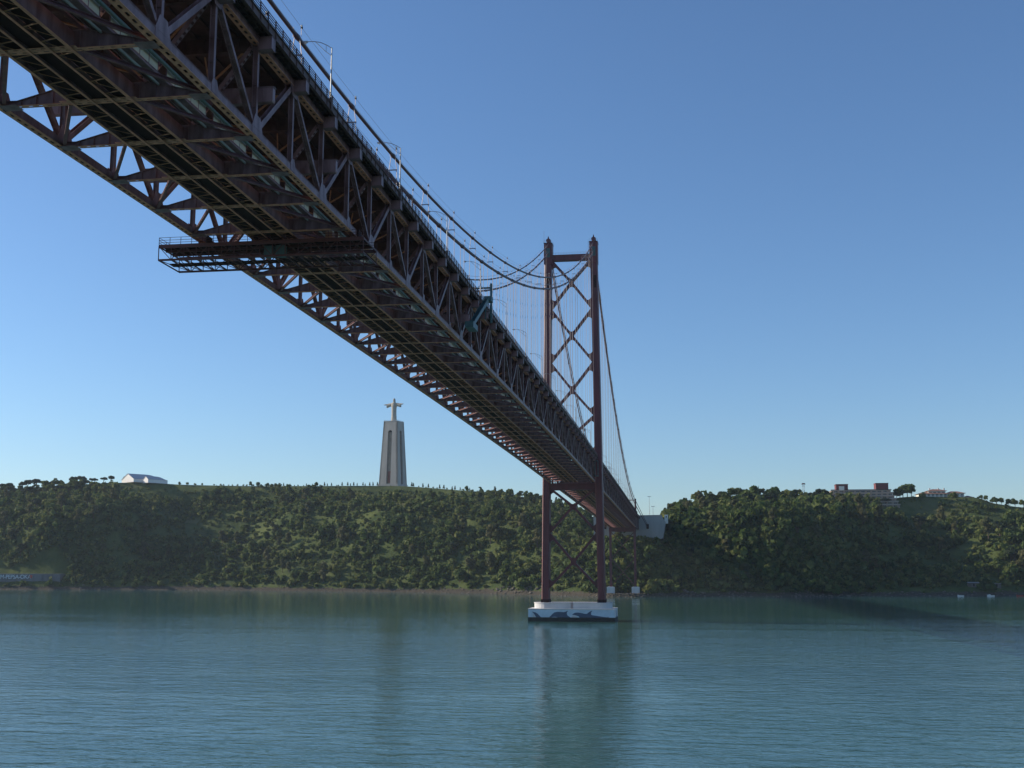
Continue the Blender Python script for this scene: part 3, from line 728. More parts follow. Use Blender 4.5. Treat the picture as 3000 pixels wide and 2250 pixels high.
t = thing('access_cage', 'teal access cage on the truss where it meets the tower leg', 'access gantry', (12.2, -16, zline(-16)))
b = MB(); b.use('teal'); b.box(.0, 1.5, -2.5, 2.5, 1.0, 1.2); b.build('platform', None, t)
b = MB(); b.use('teal')
for y in (-2.5, 0, 2.5):
    for x in (0.05, 1.45): b.bar((x, y, 1.1), (x, y, 8.4), .12, .12)
for z in (2.2, 4.5, 6.6, 8.3): b.bar((1.45, -2.5, z), (1.45, 2.5, z), .1, .1)
b.box(0, 1.5, -2.5, 2.5, 8.3, 8.45); b.build('cage_frame', None, t)

# ------------------------------------------------------------------ monument on the left-hand plateau
MZ = 133.0; MX, MY = -333.0, 950.0
mon = thing('monument_pedestal', 'tall tapering concrete monument pedestal with arched slots on the hilltop', 'monument', (MX, MY, MZ), None, R(-13))
def mw(z): return 13.9 + (10.0-13.9)*z/83.5     # half width at height z
CORN = 4
H = 83.5
ZS_B, ZS_T = 1.5, 72.0          # slot in every face, arched at the top
def shell_face(k):
    """one face: two tapering piers and an arched head, 2.2 m thick, in the face's own frame (a across, z up, d outwards)"""
    sw = 3.1
    ca, sa = math.cos(k*math.pi/2), math.sin(k*math.pi/2)
    def pt(a, z, dd): d = mw(z)-dd; return (a*ca+d*sa, a*sa-d*ca, z)
    b = MB(); b.use('concrete')
    def slab(poly):
        n = len(poly); vs = [pt(a, z, 0) for a, z in poly]+[pt(a, z, 2.2) for a, z in poly]
        b.add(vs, [tuple(range(n)), tuple(range(2*n-1, n-1, -1))]+[(i, n+i, n+(i+1)%n, (i+1)%n) for i in range(n)])
    slab([(-mw(0), 0), (-sw, 0), (-sw, ZS_T-3), (-mw(ZS_T-3), ZS_T-3)]); slab([(sw, 0), (mw(0), 0), (mw(ZS_T-3), ZS_T-3), (sw, ZS_T-3)])
    arc = [(sw*math.cos(t), ZS_T-3+sw*math.sin(t)) for t in np.linspace(0, math.pi, 11)]
    slab([(-mw(ZS_T-3), ZS_T-3)] + arc[::-1][:6] + [(0, H), (-mw(H), H)])
    slab([(0, H)] + arc[::-1][5:] + [(mw(ZS_T-3), ZS_T-3), (mw(H), H)])
    return b.build('pedestal_face', None, mon)
for k in range(4): shell_face(k)
b = MB(); b.use('concrete'); b.box(-14.6, 14.6, -14.6, 14.6, -14, -.02); b.build('base_plinth', None, mon)
b = MB(); b.use('recess')
for z0, z1, q in ((0, 69.5, 3.4),):
    vs = [(sx*(mw(z)-q), sy*(mw(z)-q), z) for z in (z0, z1) for sx, sy in ((-1,-1),(1,-1),(1,1),(-1,1))]
    b.add(vs, [(3,2,1,0),(4,5,6,7),(0,1,5,4),(1,2,6,5),(2,3,7,6),(3,0,4,7)])
b.build('inner_core', None, mon)
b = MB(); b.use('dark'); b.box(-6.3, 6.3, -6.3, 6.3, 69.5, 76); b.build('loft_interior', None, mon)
b = MB(); b.use('concrete'); b.box(-mw(H)-.15, mw(H)+.15, -mw(H)-.15, mw(H)+.15, H, H+.9); b.build('cornice', None, mon)
for k in (0, 1):
    b = MB(); b.use('door')
    if k == 0: b.box(-2.6, 2.6, -mw(9)+3.0, -mw(9)+4.5, 1.6, 17)
    else: b.box(mw(9)-4.5, mw(9)-3.0, -2.6, 2.6, 1.6, 15)
    b.build('door_panel', None, mon)
b = MB(); b.use('galv'); w_ = 9.6
for k in range(13):
    for s in (-1, 1):
        a = -w_+2*w_*k/12; b.bar((a, s*w_, H+.8), (a, s*w_, H+2.1), .12, .12); b.bar((s*w_, a, H+.8), (s*w_, a, H+2.1), .12, .12)
for z in (1.4, 2.1):
    for s in (-1, 1): b.bar((-w_, s*w_, H+z), (w_, s*w_, H+z), .12, .12); b.bar((s*w_, -w_, H+z), (s*w_, w_, H+z), .12, .12)
b.build('terrace_rail', None, mon)
def statue():
    b = MB(); b.use('statue')
    def loft(secs, n=18):
        vs = []
        for c, a, bb, ax in secs:
            c = Vector(c)
            for k in range(n):
                t = 2*math.pi*k/n
                vs.append(c+(Vector((a*math.cos(t), bb*math.sin(t), 0)) if ax == 'z' else Vector((0, bb*math.cos(t), a*math.sin(t)))))
        m_ = len(secs)
        b.add(vs, [(i*n+k, i*n+(k+1)%n, (i+1)*n+(k+1)%n, (i+1)*n+k) for i in range(m_-1) for k in range(n)] + [tuple(range(n-1,-1,-1)), tuple(range((m_-1)*n, m_*n))])
    # robe, torso, neck, head
    loft([((0,0,0),4.0,3.7,'z'),((0,0,1.2),3.8,3.5,'z'),((0,0,8),3.45,3.1,'z'),((0,-.1,14),3.4,3.0,'z'),((0,-.1,18),3.5,2.9,'z'),((0,-.1,20.5),4.0,3.0,'z'),((0,0,23.2),4.4,2.8,'z'),((0,0,25.2),3.7,2.4,'z'),((0,0,26.4),2.0,1.7,'z'),((0,-.2,27.0),1.2,1.2,'z'),((0,-.3,27.8),1.35,1.5,'z'),((0,-.3,29.3),1.5,1.75,'z'),((0,-.2,30.8),1.35,1.6,'z'),((0,-.1,31.8),.7,.9,'z')])
    loft([((0,.9,24.2),1.9,.9,'z'),((0,.8,27),1.75,1.2,'z'),((0,.6,30),1.6,1.3,'z'),((0,.4,31.6),.9,.9,'z')])   # long hair behind
    b.ball((0,-2.0,29.4), .35, 6, 4); b.ball((0,-1.5,27.9), .8, 8, 5)
    for s in (-1, 1):
        loft([((s*.5,0,23.3),2.6,1.9,'x'),((s*3.6,-.1,23.3),2.35,1.7,'x'),((s*6.5,-.3,22.7),2.45,1.6,'x'),((s*9.2,-.5,22.0),2.75,1.5,'x'),((s*10.7,-.6,21.8),2.85,1.4,'x')])    # wide sleeves
        loft([((s*10.0,-.9,23.4),1.0,1.0,'x'),((s*12.0,-1.1,23.5),.85,.9,'x'),((s*13.0,-1.2,23.45),.65,1.0,'x'),((s*14.4,-1.3,23.4),.45,.8,'x')])      # forearm and open palm
        for q in (-.6, -.2, .2, .55): b.tube([(s*13.6,-1.2+q,23.4),(s*14.5,-1.3+q*1.1,23.4),(s*15.2,-1.3+q*1.1,23.25)], [.2,.18,.12], 6)
        b.tube([(s*12.6,-1.9,23.5),(s*13.3,-2.4,23.55)], [.24,.16], 6)
    # folds of the robe
    for k in range(14):
        t = 2*math.pi*k/14+.1; b.tube([(3.75*math.cos(t),3.45*math.sin(t),.2),(3.2*math.cos(t),2.85*math.sin(t),9),(3.0*math.cos(t),2.55*math.sin(t),18)], [.35,.3,.2], 6)
    me = b.mesh('statue')
    o = obj('statue', me, None, (MX, MY, MZ+H+.9), 0, R(-13))
    md = o.modifiers.new('fuse', 'REMESH'); md.mode = 'VOXEL'; md.voxel_size = .28; md.use_smooth_shade = True
    tag(o, 'pale stone robed statue with outstretched arms on the pedestal', 'statue')
statue()

# ------------------------------------------------------------------ pavilions beside the monument
def tent(c, rz, wd, ln, eave, ridge, label):
    t = thing('white_tent', label, 'tent', c, 'white tents on the plateau', rz)
    b = MB(); b.use('tent')
    b.prism([(-wd/2, -2), (wd/2, -2), (wd/2, eave), (0, ridge), (-wd/2, eave)], 0, .15, 'xz'); b.build('gable_wall', None, t)
    b = MB(); b.use('canvas')  # roof takes the canvas with shade in its colour
    b.prism([(-wd/2-.5, eave-.3), (0, ridge+.1), (wd/2+.5, eave-.3), (wd/2+.5, eave-.05), (0, ridge+.4), (-wd/2-.5, eave-.05)], -.5, ln*.55, 'xz')
    n = 6
    for k in range(n):      # the rear bows down in a hipped end
        f0, f1 = k/n, (k+1)/n
        h = lambda f: ridge+(eave-ridge)*f*f*.95
        y0, y1 = ln*(.55+.45*f0), ln*(.55+.45*f1)
        b.add([(-wd/2-.5,y0,eave-.2),(0,y0,h(f0)+.3),(wd/2+.5,y0,eave-.2),(-wd/2-.5,y1,eave-.2),(0,y1,h(f1)+.3),(wd/2+.5,y1,eave-.2)], [(0,1,4,3),(1,2,5,4)])
    b.build('canopy', None, t)
    b = MB(); b.use('tent')
    for s in (-1, 1): b.box(s*wd/2-.08, s*wd/2+.08, .15, ln, -2, eave-.3)
    b.build('side_wall', None, t)
tent((-672, 874, 136.0), R(-34), 30, 50, 2.4, 9.4, 'larger white canvas tent with a sunlit gable on the hilltop')
tent((-644, 868, 134.8), R(-36), 13, 28, 2.6, 6.6, 'smaller white canvas tent beside the larger tent on the hilltop')

# ------------------------------------------------------------------ hotel and villa on the right-hand hill
ht = thing('terraced_hotel', 'stepped hotel block with long terraces and two maroon roof towers', 'hotel', (242, 712, 86.6))
NSt = 6
for k in range(NSt):
    z0 = k*3.3; y0 = k*3.2; xl, xr = -36+k*.8, 36-k*1.2
    b = MB(); b.use('hotel'); b.box(xl, xr, y0+1.6, 34, z0-(6 if k == 0 else 0), z0+2.9); b.build('storey', None, ht)
    b = MB(); b.use('slabpale'); b.box(xl-.6, xr+.6, y0, 34.3, z0+2.9, z0+3.3)
    o = b.build('terrace_slab', None, ht)
    b = MB(); b.use('hotel'); b.box(xl-.6, xr+.6, y0, y0+.15, z0+3.3, z0+4.2); b.build('parapet', None, o)
    for j in range(12):
        x = xl+3+j*5.7
        if x+3.6 > xr: break
        b = MB(); b.use('glass'); b.box(x, x+3.4, y0+1.55, y0+1.62, z0+.5, z0+2.5); w_ = b.build('window', None, ht)
        b = MB(); b.use('slabpale'); b.box(x+1.65, x+1.75, y0+1.5, y0+1.56, z0+.5, z0+2.5); b.build('mullion', None, w_)
for x0, x1, h in ((-27, -14.5, 26.0), (14.5, 27.5, 26.8)):
    b = MB(); b.use('maroon'); b.box(x0, x1, 16, 30, 19.8, h); o = b.build('roof_tower', None, ht)
    b = MB(); b.use('maroon'); b.box(x0-.4, x1+.4, 15.6, 30.4, h, h+.5); b.build('roof_cap', None, o)
b = MB(); b.use('housewhite'); b.box(-24, -18.5, 15.5, 15.98, 19.9, 24.2); b.build('stair_wall', None, ht)
vl = thing('hillside_villa', 'white villa with low tiled hip roofs on the grassy brow', 'house', (330, 748, 98))
def hip(x0, x1, y0, y1, z, h, m='rooftile'):
    b = MB(); b.use(m); i = min(x1-x0, y1-y0)*.42
    b.add([(x0,y0,z),(x1,y0,z),(x1,y1,z),(x0,y1,z),(x0+i,(y0+y1)/2-.2,z+h),(x1-i,(y0+y1)/2-.2,z+h),(x1-i,(y0+y1)/2+.2,z+h),(x0+i,(y0+y1)/2+.2,z+h)], [(3,2,1,0),(4,5,6,7),(0,1,5,4),(1,2,6,5),(2,3,7,6),(3,0,4,7)])
    b.box(x0-.1, x1+.1, y0-.1, y1+.1, z-.25, z-.01)
    return b.build('roof', None, vl)
for x0, x1, y0, y1, z0, z1, rh in ((-26, 4, 0, 16, -5, 4.8, 2.4), (-15, 3, 4, 18, 4.8, 8.2, 2.2), (4, 22, 3, 17, -6, 5.4, 2.4), (22, 31, 4, 15, -8, .8, 2.0)):
    b = MB(); b.use('housewhite'); b.box(x0, x1, y0, y1, z0, z1); b.build('wall', None, vl)
    r_ = hip(x0-1.4, x1+1.4, y0-1.4, y1+1.4, z1+.25, rh)
    n = int((x1-x0)/4.2)
    for k in range(n):
        for zz in ((.6, 2.9) if z1 > 4 and z0 < 0 else (max(z0, z1-2.6)+.1,)):
            x = x0+(x1-x0)*(k+.5)/n
            if zz+1.5 > z1: continue
            b = MB(); b.use('glass'); b.box(x-1.3, x+1.3, y0-.06, y0+.02, zz, zz+1.5); w_ = b.build('window', None, vl)
            b = MB(); b.use('housewhite'); b.box(x-1.5, x+1.5, y0-.2, y0-.061, zz-.2, zz); b.build('sill', None, w_)
b = MB(); b.use('housewhite')
for x in (-13, -4, 2): b.box(x, x+1.3, 9, 10.2, 8, 11.6)
b.build('chimney', None, vl)
p = at(2355, 1452, 700)
rm = thing('lattice_mast', 'red and white banded lattice mast above the trees', 'mast', (p.x, 700, p.z-6))
for k in range(6):
    b = MB(); b.use('maroon' if k % 2 else 'housewhite')
    for sx, sy in ((-1,-1),(1,-1),(1,1),(-1,1)): b.bar((sx*.8, sy*.8, k*3), (sx*.8, sy*.8, k*3+3), .18, .18)
    for s in (-1, 1): b.bar((-.8, s*.8, k*3), (.8, s*.8, k*3+3), .12, .12); b.bar((s*.8, .8, k*3), (s*.8, -.8, k*3+3), .12, .12)
    b.build('mast_section', None, rm)
b = MB(); b.use('maroon'); b.box(-2, 2, -2, 2, 18, 18.4); b.box(-1.4, 1.4, -1.4, 1.4, 18.4, 19.2); b.build('mast_platform', None, rm)
# small buildings near the anchorage
p = at(1952, 1518, 520)
t = thing('white_hut', 'small bright white hut on the brow beside the anchorage', 'hut', (p.x, 520, p.z))
b = MB(); b.use('housewhite'); b.box(-1.6, 1.6, -1.6, 1.6, -5, 3); b.build('wall', None, t)
b = MB(); b.use('slabpale'); b.box(-1.8, 1.8, -1.8, 1.8, 3, 3.25); b.build('roof', None, t)
b = MB(); b.use('glass'); b.box(-.5, .5, -1.66, -1.6, .4, 1.9); b.build('window', None, t)
p = at(1975, 1510, 560)
t = thing('grey_shed', 'long low grey shed among trees above the anchorage', 'shed', (p.x, 560, p.z))
b = MB(); b.use('wallgrey'); b.box(-3.5, 3.5, -3, 3, -6, .6); b.build('wall', None, t)
b = MB(); b.use('wallgrey'); b.prism([(-3.9,.6),(3.9,.6),(3.9,.8),(0,1.6),(-3.9,.8)], -3.3, 3.3, 'xz'); b.build('roof', None, t)
# roadside wall on the slope behind the tower
b = MB(); b.use('concrete')
for k in range(9):
    q = terr(1628+k*13, .52); b.box(q.x-2.6, q.x+2.6, q.y-3.0, q.y-2.4, q.z-3, q.z+2.6)
    b.box(q.x-2.9, q.x-2.5, q.y-3.3, q.y-2.3, q.z-3, q.z+3.0)
tag(b.build('road_wall'), 'pale buttressed retaining wall along the slope behind the tower', 'wall')

# ------------------------------------------------------------------ river wall with lettering
t = thing('river_wall', 'grey concrete river wall with pale painted lettering', 'wall', (-632, 646, 0))
b = MB(); b.use('wallgrey'); b.box(-170, .6, 0, 14, -2, 16.6); b.build('wall_face', None, t)
b = MB(); b.use('wallgrey'); b.box(-170, .8, -.3, 14.2, 16.6, 17.1); b.build('coping', None, t)
for k in range(16):
    b = MB(); b.use('wallgrey'); b.box(-.5-k*10.5, .3-k*10.5, -.5, 0, -2, 16.59); b.build('pilaster', None, t)
fc = bpy.data.curves.new('painted_letters', 'FONT'); fc.body = 'SK\u00d3M-PEPSA-OKA'; fc.size = 6.4; fc.extrude = .02; fc.offset = .05; fc.space_character = .92
fc.materials.append(M['graffiti'])
fo = bpy.data.objects.new('painted_letters', fc); COL.objects.link(fo); fo.parent = t; fo.rotation_euler = (math.pi/2, 0, 0); fo.location = (-82.5, -.56, 11.7)
b = MB(); b.use('redspray'); b.prism([(-34+1.9*math.cos(a)*(1+.2*math.sin(3*a)), 14+1.9*math.sin(a)) for a in np.linspace(0, 6.283, 15)[:-1]], -.58, -.5, 'xz'); b.build('painted_dot', None, t)

# ------------------------------------------------------------------ boats and huts at the beach
def boat(u, v, rz, L_, label, m='boatwhite', cabin=False):
    q = at(u, v, 0); d = q-CAM; q = CAM+d*(-CAM.z/d.z)
    t = thing('small_boat', label, 'boat', (q.x, q.y, 0), None, rz)
    secs = [(-.5,.28,.55,.95),(-.25,.36,.6,.8),(.1,.36,.6,.85),(.35,.22,.7,1.1),(.5,.03,.9,1.4)]
    vs = []
    for a, w, k, h in secs: x = a*L_; ww = w*L_*.5; vs += [(x,-ww,h),(x,-ww*.8,-.1),(x,0,-.3),(x,ww*.8,-.1),(x,ww,h),(x,ww*.85,h-.05),(x,0,.15),(x,-ww*.85,h-.05)]
    b = MB(); b.use(m); b.add(vs, [(i*8+k, i*8+(k+1)%8, (i+1)*8+(k+1)%8, (i+1)*8+k) for i in range(4) for k in range(8)]+[tuple(range(7,-1,-1)), tuple(range(32,40))]); b.build('hull', None, t)
    b = MB(); b.use('bark')
    for x in (-.2, .12): b.box(x*L_-.15, x*L_+.15, -.17*L_, .17*L_, .55, .62)
    b.build('thwart', None, t)
    b = MB(); b.use('dark'); b.box(-.56*L_, -.5*L_, -.18, .18, -.2, 1.3); b.build('outboard_motor', None, t)
    if cabin:
        b = MB(); b.use('boatwhite'); b.box(.05*L_, .3*L_, -.12*L_, .12*L_, .6, 1.7); b.build('cuddy', None, t)
boat(2815, 1747, R(170), 5.2, 'white open boat with a grey stern moored alone off the beach')
boat(2903, 1747, R(175), 6, 'white boat with a small cuddy and raised bow moored off the beach', cabin=True)
boat(2988, 1747, R(178), 5.6, 'low pale boat with red hull moored close to the sandy strip', 'hullred')
for u, v, w_, lab in ((2848, 1714, 9, 'larger tin-roofed hut behind the beach'), (2915, 1712, 7, 'smaller tin-roofed hut behind the beach')):
    q = terr(u, .055)
    t = thing('beach_hut', lab, 'hut', (q.x, q.y, q.z+.6))
    b = MB(); b.use('rock'); b.box(-w_/2, w_/2, -2, 3, -3, 2.4); b.build('wall', None, t)
    b = MB(); b.use('galv'); b.prism([(-2.6,2.4),(3.4,3.0),(3.4,3.15),(-2.6,2.55)], -w_/2-.4, w_/2+.4, 'yz'); b.build('roof', None, t)
    b = MB(); b.use('dark'); b.box(-.5, .5, -2.06, -2, -.5, 1.8); b.build('door', None, t)

# ------------------------------------------------------------------ shore rocks
def rock_mesh(seed):
    r = random.Random(seed); bm = bmesh.new(); bmesh.ops.create_icosphere(bm, subdivisions=2, radius=1)
    for v in bm.verts: v.co *= .8+.35*r.random(); v.co.z *= .62; v.co.x *= 1.2
    me = bpy.data.meshes.new('shore_rock'); bm.to_mesh(me); bm.free(); me.materials.append(M['rock']); return me
RK = [rock_mesh(s) for s in range(5)]
rr = random.Random(5)
for k in range(46):
    u = rr.uniform(1455, 1592) if k < 36 else rr.uniform(1990, 2000)+rr.uniform(0, 30)
    tt = rr.uniform(.004, .04)
    q = terr(u, tt); s = rr.uniform(.7, 1.9)
    o = obj('shore_rock', RK[k % 5], None, (q.x, q.y, q.z+.25*s)); o.rotation_euler = (rr.uniform(-.3,.3), rr.uniform(-.3,.3), rr.uniform(0,6)); o.scale = (s, s, s)
    tag(o, 'pale boulder tumbled at the foot of the wooded slope', 'rock', 'boulders on the shore')
def scatter_rocks():
    base = RK[0]; vb = np.array([v.co[:] for v in base.vertices]); fb = np.array([p.vertices[:] for p in base.polygons])
    V, F = [], []; n = 0
    for k in range(1500):
        u = rr.uniform(-300, 3300); q = terr(u, rr.uniform(-.012, .03)); s = rr.uniform(.3, .95)
        a = rr.uniform(0, 6.28); c, s_ = math.cos(a), math.sin(a)
        Rm = np.array([[c, -s_, 0], [s_, c, 0], [0, 0, 1]])
        V.append(vb@Rm.T*s*np.array([1, 1, rr.uniform(.5, 1.2)])+np.array(q)); F.append(fb+n); n += len(vb)
    me = bpy.data.meshes.new('shore_rubble'); me.from_pydata(np.concatenate(V).tolist(), [], np.concatenate(F).tolist()); me.materials.append(M['rock'])
    tag(obj('shore_rubble', me), 'brown rubble of small stones along the waterline', None, None, 'stuff')
scatter_rocks()

# ------------------------------------------------------------------ vegetation
def leaf_cloud(rng, lobes, nleaf, size, flat=1.0):
    """leaf-sized quads over the shells of ellipsoid lobes (cx,cy,cz,rx,ry,rz); returns verts (n,4,3), tint (n)"""
    lobes = np.array(lobes); w = (lobes[:,3]*lobes[:,5]); w = w/w.sum()
    li = rng.choice(len(lobes), nleaf, p=w); d = rng.normal(size=(nleaf, 3)); d /= np.linalg.norm(d, axis=1)[:, None]
    d[:, 2] = np.where(d[:, 2] < -.35, -d[:, 2], d[:, 2])
    rad = rng.uniform(.72, 1.08, (nleaf, 1))
    c = lobes[li, :3]+d*lobes[li, 3:]*rad
    nrm = d+rng.normal(size=(nleaf, 3))*.45; nrm /= np.linalg.norm(nrm, axis=1)[:, None]
    a = np.cross(nrm, rng.normal(size=(nleaf, 3))); a /= np.linalg.norm(a, axis=1)[:, None]; b = np.cross(nrm, a)
    s = rng.uniform(.6, 1.25, (nleaf, 1))*size; e = rng.uniform(.55, 1.0, (nleaf, 1))
    q = np.stack([c-a*s-b*s*e, c+a*s-b*s*e*.8, c+a*s*.9+b*s*e, c-a*s*.8+b*s*e], 1)
    lob_t = rng.uniform(.2, .8, len(lobes))
    return q, np.clip(lob_t[li]+rng.normal(0, .13, nleaf), 0, 1)
def rand_lobes(rng, n, R_, H_, zc, spread=.6):
    out = []
    for k in range(n):
        a = rng.uniform(0, 6.283); r = R_*spread*math.sqrt(rng.uniform(0, 1)); z = zc+H_*rng.uniform(-.32, .36)
        q = R_*rng.uniform(.34, .58); out.append((r*math.cos(a), r*math.sin(a), z, q, q, q*rng.uniform(.65, .95)*min(1.3, H_/R_/1.2)))
    return out
def cloud_mesh(name, q, tint, m):
    n = len(q); me = bpy.data.meshes.new(name)
    me.vertices.add(n*4); me.vertices.foreach_set('co', q.reshape(-1).astype(np.float32))
    me.loops.add(n*4); me.loops.foreach_set('vertex_index', np.arange(n*4, dtype=np.int32))
    me.polygons.add(n); me.polygons.foreach_set('loop_start', np.arange(0, n*4, 4, dtype=np.int32))
    me.update(); me.validate()
    at_ = me.attributes.new('tint', 'FLOAT', 'FACE'); at_.data.foreach_set('value', tint.astype(np.float32))
    me.materials.append(M[m]); return me
def trunk_mesh(h, r, limbs, rng, lobes):
    b = MB(); b.use('bark')
    b.tube([(0,0,-1.5),(.08*h*.3,0,h*.35),(rng.uniform(-.05,.05)*h,rng.uniform(-.05,.05)*h,h*.75)], [r,r*.75,r*.4], 7)
    for l_ in lobes[:limbs]: b.tube([(0,0,h*.35),(l_[0]*.5,l_[1]*.5,(h*.35+l_[2])*.5),(l_[0],l_[1],l_[2])], [r*.5,r*.35,r*.15], 5)
    return b.mesh('trunk')
KINDS = {}
def make_kind(key, m, build, n=3, leaf=.75, cnt=420):
    KINDS[key] = []
    for s in range(n):
        rng = np.random.default_rng(abs(hash(key)) % 1000+s*17 if False else sum(map(ord, key))+s*17)
        lobes, h, r = build(rng)
        q, tn = leaf_cloud(rng, lobes, cnt, leaf)
        KINDS[key].append((cloud_mesh('crown', q, tn, m), trunk_mesh(h, r, 5, rng, lobes)))
make_kind('round', 'leaf', lambda g: (rand_lobes(g, 10, 4.2, 6.0, 5.2), 6.0, .32), 4, .62, 520)
make_kind('tall', 'olive', lambda g: (rand_lobes(g, 12, 3.4, 10.5, 8.0, .55), 10, .34), 4, .6, 560)
make_kind('pine', 'pine', lambda g: ([(math.cos(a)*3.0*k, math.sin(a)*3.0*k, 6.6+g.uniform(-1.3,.9), 2.1, 2.1, 1.5) for a, k in zip(g.uniform(0,6.28,11), np.sqrt(g.uniform(0,1,11)))], 7.2, .4), 4, .62, 560)
make_kind('cone', 'pine', lambda g: ([(g.uniform(-.3,.3), g.uniform(-.3,.3), 1.6+k*1.5, 2.3*(1-k/7.0)+.35, 2.3*(1-k/7.0)+.35, 1.2) for k in range(6)], 8, .25), 3, .5, 360)
make_kind('bush', 'leaf', lambda g: (rand_lobes(g, 7, 2.4, 2.8, 1.6), 1.6, .14), 3, .5, 300)
TREES = 0
def tree(kind, pos, s, label, group, cat='tree', name=None, sink=.0):
    global TREES
    TREES += 1
    cr, tr = KINDS[kind][TREES % len(KINDS[kind])]
    t = thing(name or {'round':'broadleaf_tree','tall':'olive_green_tree','pine':'umbrella_pine','cone':'conifer','bush':'round_bush'}[kind], label, cat, tuple(pos), group, random.uniform(0, 6.28))
    t.location.z -= sink
    sc = (s*random.uniform(.9,1.15), s*random.uniform(.9,1.15), s)
    for nm, me in (('crown', cr), ('trunk', tr)):
        o = obj(nm, me, t); o.scale = sc
    return t
# crest trees, placed where the photograph shows them against the sky
ADJ = {'round': 'rounded leafy green tree ', 'tall': 'tall olive green tree ', 'pine': 'dark flat-topped pine ', 'cone': 'dark pointed conifer ', 'bush': 'small bushy tree '}
def crest(kind, u, t, s, where): tree(kind, terr(u, t), s, ADJ[kind]+where, ADJ[kind]+where)
for k, u in enumerate(range(-60, 300, 13)):
    for _ in range(2): crest('pine' if random.random() < .45 else 'round', u+random.uniform(-6, 6), random.uniform(.90, 1.02), random.uniform(.9, 1.45)*(.8 if u > 250 else 1), 'in the hilltop wood next to the tents')
tree('pine', terr(312, 1.0), 1.05, 'lone umbrella pine with bare trunk standing next to the larger tent', None)
tree('round', Vector((-690, 905, 134)), 1.15, 'rounded dark tree rising behind the larger tent', None)
for u, s_ in ((516, 1.0), (539, 1.1)): crest('bush', u, 1.0, s_, 'in the pair between the tents and monument')
for u in (562, 583): crest('bush', u, 1.0, .75, 'just past the pair near the tents')
for u in range(620, 760, 14): crest('bush', u+random.uniform(-4, 4), 1.0, random.uniform(.45, .7), 'along the bare brow beyond the tents')
for u in (748, 760, 775, 788, 800, 812): crest('round', u, random.uniform(.97, .995), random.uniform(.6, .8), 'in the low clump on the brow')
for u in range(825, 1105, 11): crest('cone' if random.random() < .6 else 'bush', u+random.uniform(-4, 4), 1.0, random.uniform(.3, .5), 'in the young row leading up to the monument')
for u in range(1200, 1420, 11): crest('cone' if random.random() < .5 else 'bush', u+random.uniform(-4, 4), 1.0, random.uniform(.35, .6), 'in the young row past the monument')
for u in range(1440, 1735, 11): crest(random.choice(['round', 'round', 'cone']), u+random.uniform(-4, 4), random.uniform(.96, 1.02), random.uniform(.6, 1.0), 'on the skyline between monument and bridge tower')
for u, s_ in ((1944,1.0),(1953,1.45),(1962,1.3),(1972,1.0),(1985,1.25),(2000,1.1),(2014,1.35),(2030,1.1),(2048,1.3),(2065,1.2)): crest('cone' if random.random() < .4 else 'round', u, random.uniform(.9, 1.0), s_, 'on the brow above the anchorage')
for u in range(2080, 2345, 13): crest(random.choice(['round', 'pine', 'round']), u+random.uniform(-5, 5), random.uniform(.95, 1.01), random.uniform(.9, 1.3), 'on the wooded top of the spur')
for u, s_, tt in ((2362,1.1,.97),(2384,1.0,.97),(2402,1.2,.97),(2420,1.6,.96),(2432,1.2,.95),(2466,1.3,.93),(2478,1.2,.9),(2510,1.0,.9),(2570,.9,.92),(2605,1.0,.93)): crest(random.choice(['round', 'pine']), u, tt, s_, 'in front of the terraced hotel')
for u, s_, tt in ((2636,1.2,.99),(2646,1.3,.99),(2655,1.4,1.0),(2668,1.7,1.0),(2680,1.5,1.0)): crest('round', u, tt, s_, 'in the clump between hotel and villa')
for u, s_, tt in ((2712,.9,.96),(2802,1.1,.95)): crest('round', u, tt, s_, 'against the villa front')
for u, s_, tt in ((2885,.6,.99),(2900,.7,.99),(2918,.8,.99),(2930,1.0,.99),(2945,.9,1.0),(2965,.8,1.0),(2985,1.0,1.0),(3010,1.0,1.0)): crest('round', u, tt, s_, 'on the brow descending past the villa')
# larger trees on the slopes
SL = [((-150, 330), .04, .9, 60, 'on the shaded slope below the tents', 'slope trees below the tents'),
      ((330, 820), .05, .40, 34, 'in the hollow below the line of young trees', 'slope trees in the hollow'),
      ((820, 1560), .04, .85, 62, 'on the green slope beneath the monument', 'slope trees beneath the monument'),
      ((1560, 1960), .08, .8, 24, 'on the bank under the bridge side span', 'slope trees under the bridge'),
      ((1960, 2560), .06, .92, 70, 'on the dark wooded spur below the hotel', 'slope trees on the spur'),
      ((2560, 3100), .1, .62, 26, 'on the terraced slope below the villa', 'slope trees below the villa')]
for (u0, u1), t0, t1, n, lab, grp in SL:
    for k in range(n):
        kd = random.choices(['round', 'tall', 'pine'], [.5, .35, .15])[0]
        q = terr(random.uniform(u0, u1), random.uniform(t0, t1))
        if abs(q.x) < 24 and q.y < 458: continue
        if q.x < -628 and q.y < 668: continue
        tree(kd, q, random.uniform(.9, 1.75), ADJ[kd]+lab, grp+' '+kd, sink=.4)
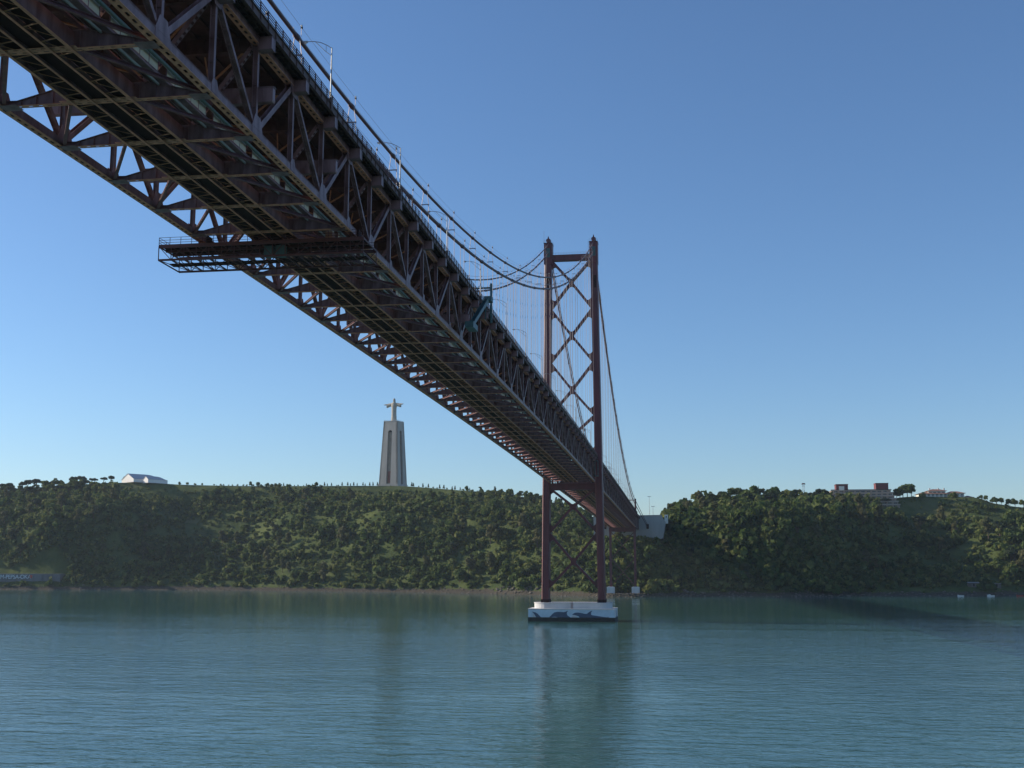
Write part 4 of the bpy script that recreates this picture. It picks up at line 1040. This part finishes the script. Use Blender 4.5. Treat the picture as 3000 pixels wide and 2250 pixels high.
# scrub that covers the hills: one mass
def scrub():
    rng = np.random.default_rng(11)
    protos = []
    for s in range(8):
        lb = rand_lobes(rng, 6, 2.2, 2.6, 1.2); protos.append(leaf_cloud(rng, lb, 70, .68))
    for s in range(4):
        lb = rand_lobes(rng, 6, 2.1, 5.2, 2.6); protos.append(leaf_cloud(rng, lb, 80, .68))
    Q, T = [], []
    n = 0
    while n < 15500:
        u = rng.uniform(-250, 3250); t = rng.uniform(.012, 1.02)**.9
        q = terr(u, t)
        g = hump(q.x, q.y, .021)+.5*hump(q.x, q.y, .06)
        dens = .95
        if 2580 < u < 3100 and t > .25: dens = .38 if g > -.1 else .75
        if 380 < u < 800 and .35 < t < .9: dens = .55
        if 330 < u < 1400 and t > .94: dens = .12
        if g > .62: dens *= .55
        band = math.sin(t*34+u*.0045+1.6*hump(q.x, q.y, .012))     # old terraces left as strips of grass
        if band > .62 and (2560 < u < 3250 or 640 < u < 1450): dens *= .18 if u > 2000 else .4
        if rng.uniform() > dens: continue
        if 1735 < u < 1945 and q.y > 500 and q.z > 35: continue
        if abs(q.x) < 19 and q.y < 452: continue
        if q.x < -628 and 642 < q.y < 664: continue
        if 330 < u < 620 and t > .84: pass_s = .42
        elif 1050 < u < 1260 and t > .88: pass_s = .5
        else: pass_s = 1.0
        s = (.6+2.0*rng.uniform()**3)*(1.2 if g < 0 else .9)*(1.2 if 1950 < u < 2600 else 1)
        s *= pass_s
        if t > .97: s *= .5
        if 2590 < u < 2960 and t > .62: s *= .42
        pq, pt = protos[int(rng.integers(12))]
        a = rng.uniform(0, 6.283); c, s_ = math.cos(a), math.sin(a)
        Rm = np.array([[c, -s_, 0], [s_, c, 0], [0, 0, 1]])
        Q.append(pq@Rm.T*s+np.array([q.x, q.y, q.z-.3])); T.append(np.clip(pt+.28*g+rng.normal(0, .12), 0, 1)); n += 1
    me = cloud_mesh('hillside_scrub', np.concatenate(Q), np.concatenate(T), 'leaf')
    tag(obj('hillside_scrub', me), 'dense green scrub covering the far hillsides', None, None, 'stuff')
scrub()

# ------------------------------------------------------------------ haze over the river
hm = bpy.data.materials.new('haze'); hm.use_nodes = True
hn = hm.node_tree.nodes; hn.remove(hn['Principled BSDF'])
pv = hn.new('ShaderNodeVolumePrincipled'); pv.inputs['Color'].default_value = (.70, .84, 1, 1); pv.inputs['Density'].default_value = .00004; pv.inputs['Anisotropy'].default_value = .1
hm.node_tree.links.new(pv.outputs[0], hn['Material Output'].inputs['Volume'])
M['haze'] = hm
b = MB(); b.use('haze'); b.box(-2100, 2100, -1000, 1700, -40, 262)
tag(b.build('haze'), 'thin bluish morning haze over the river', None, None, 'stuff')
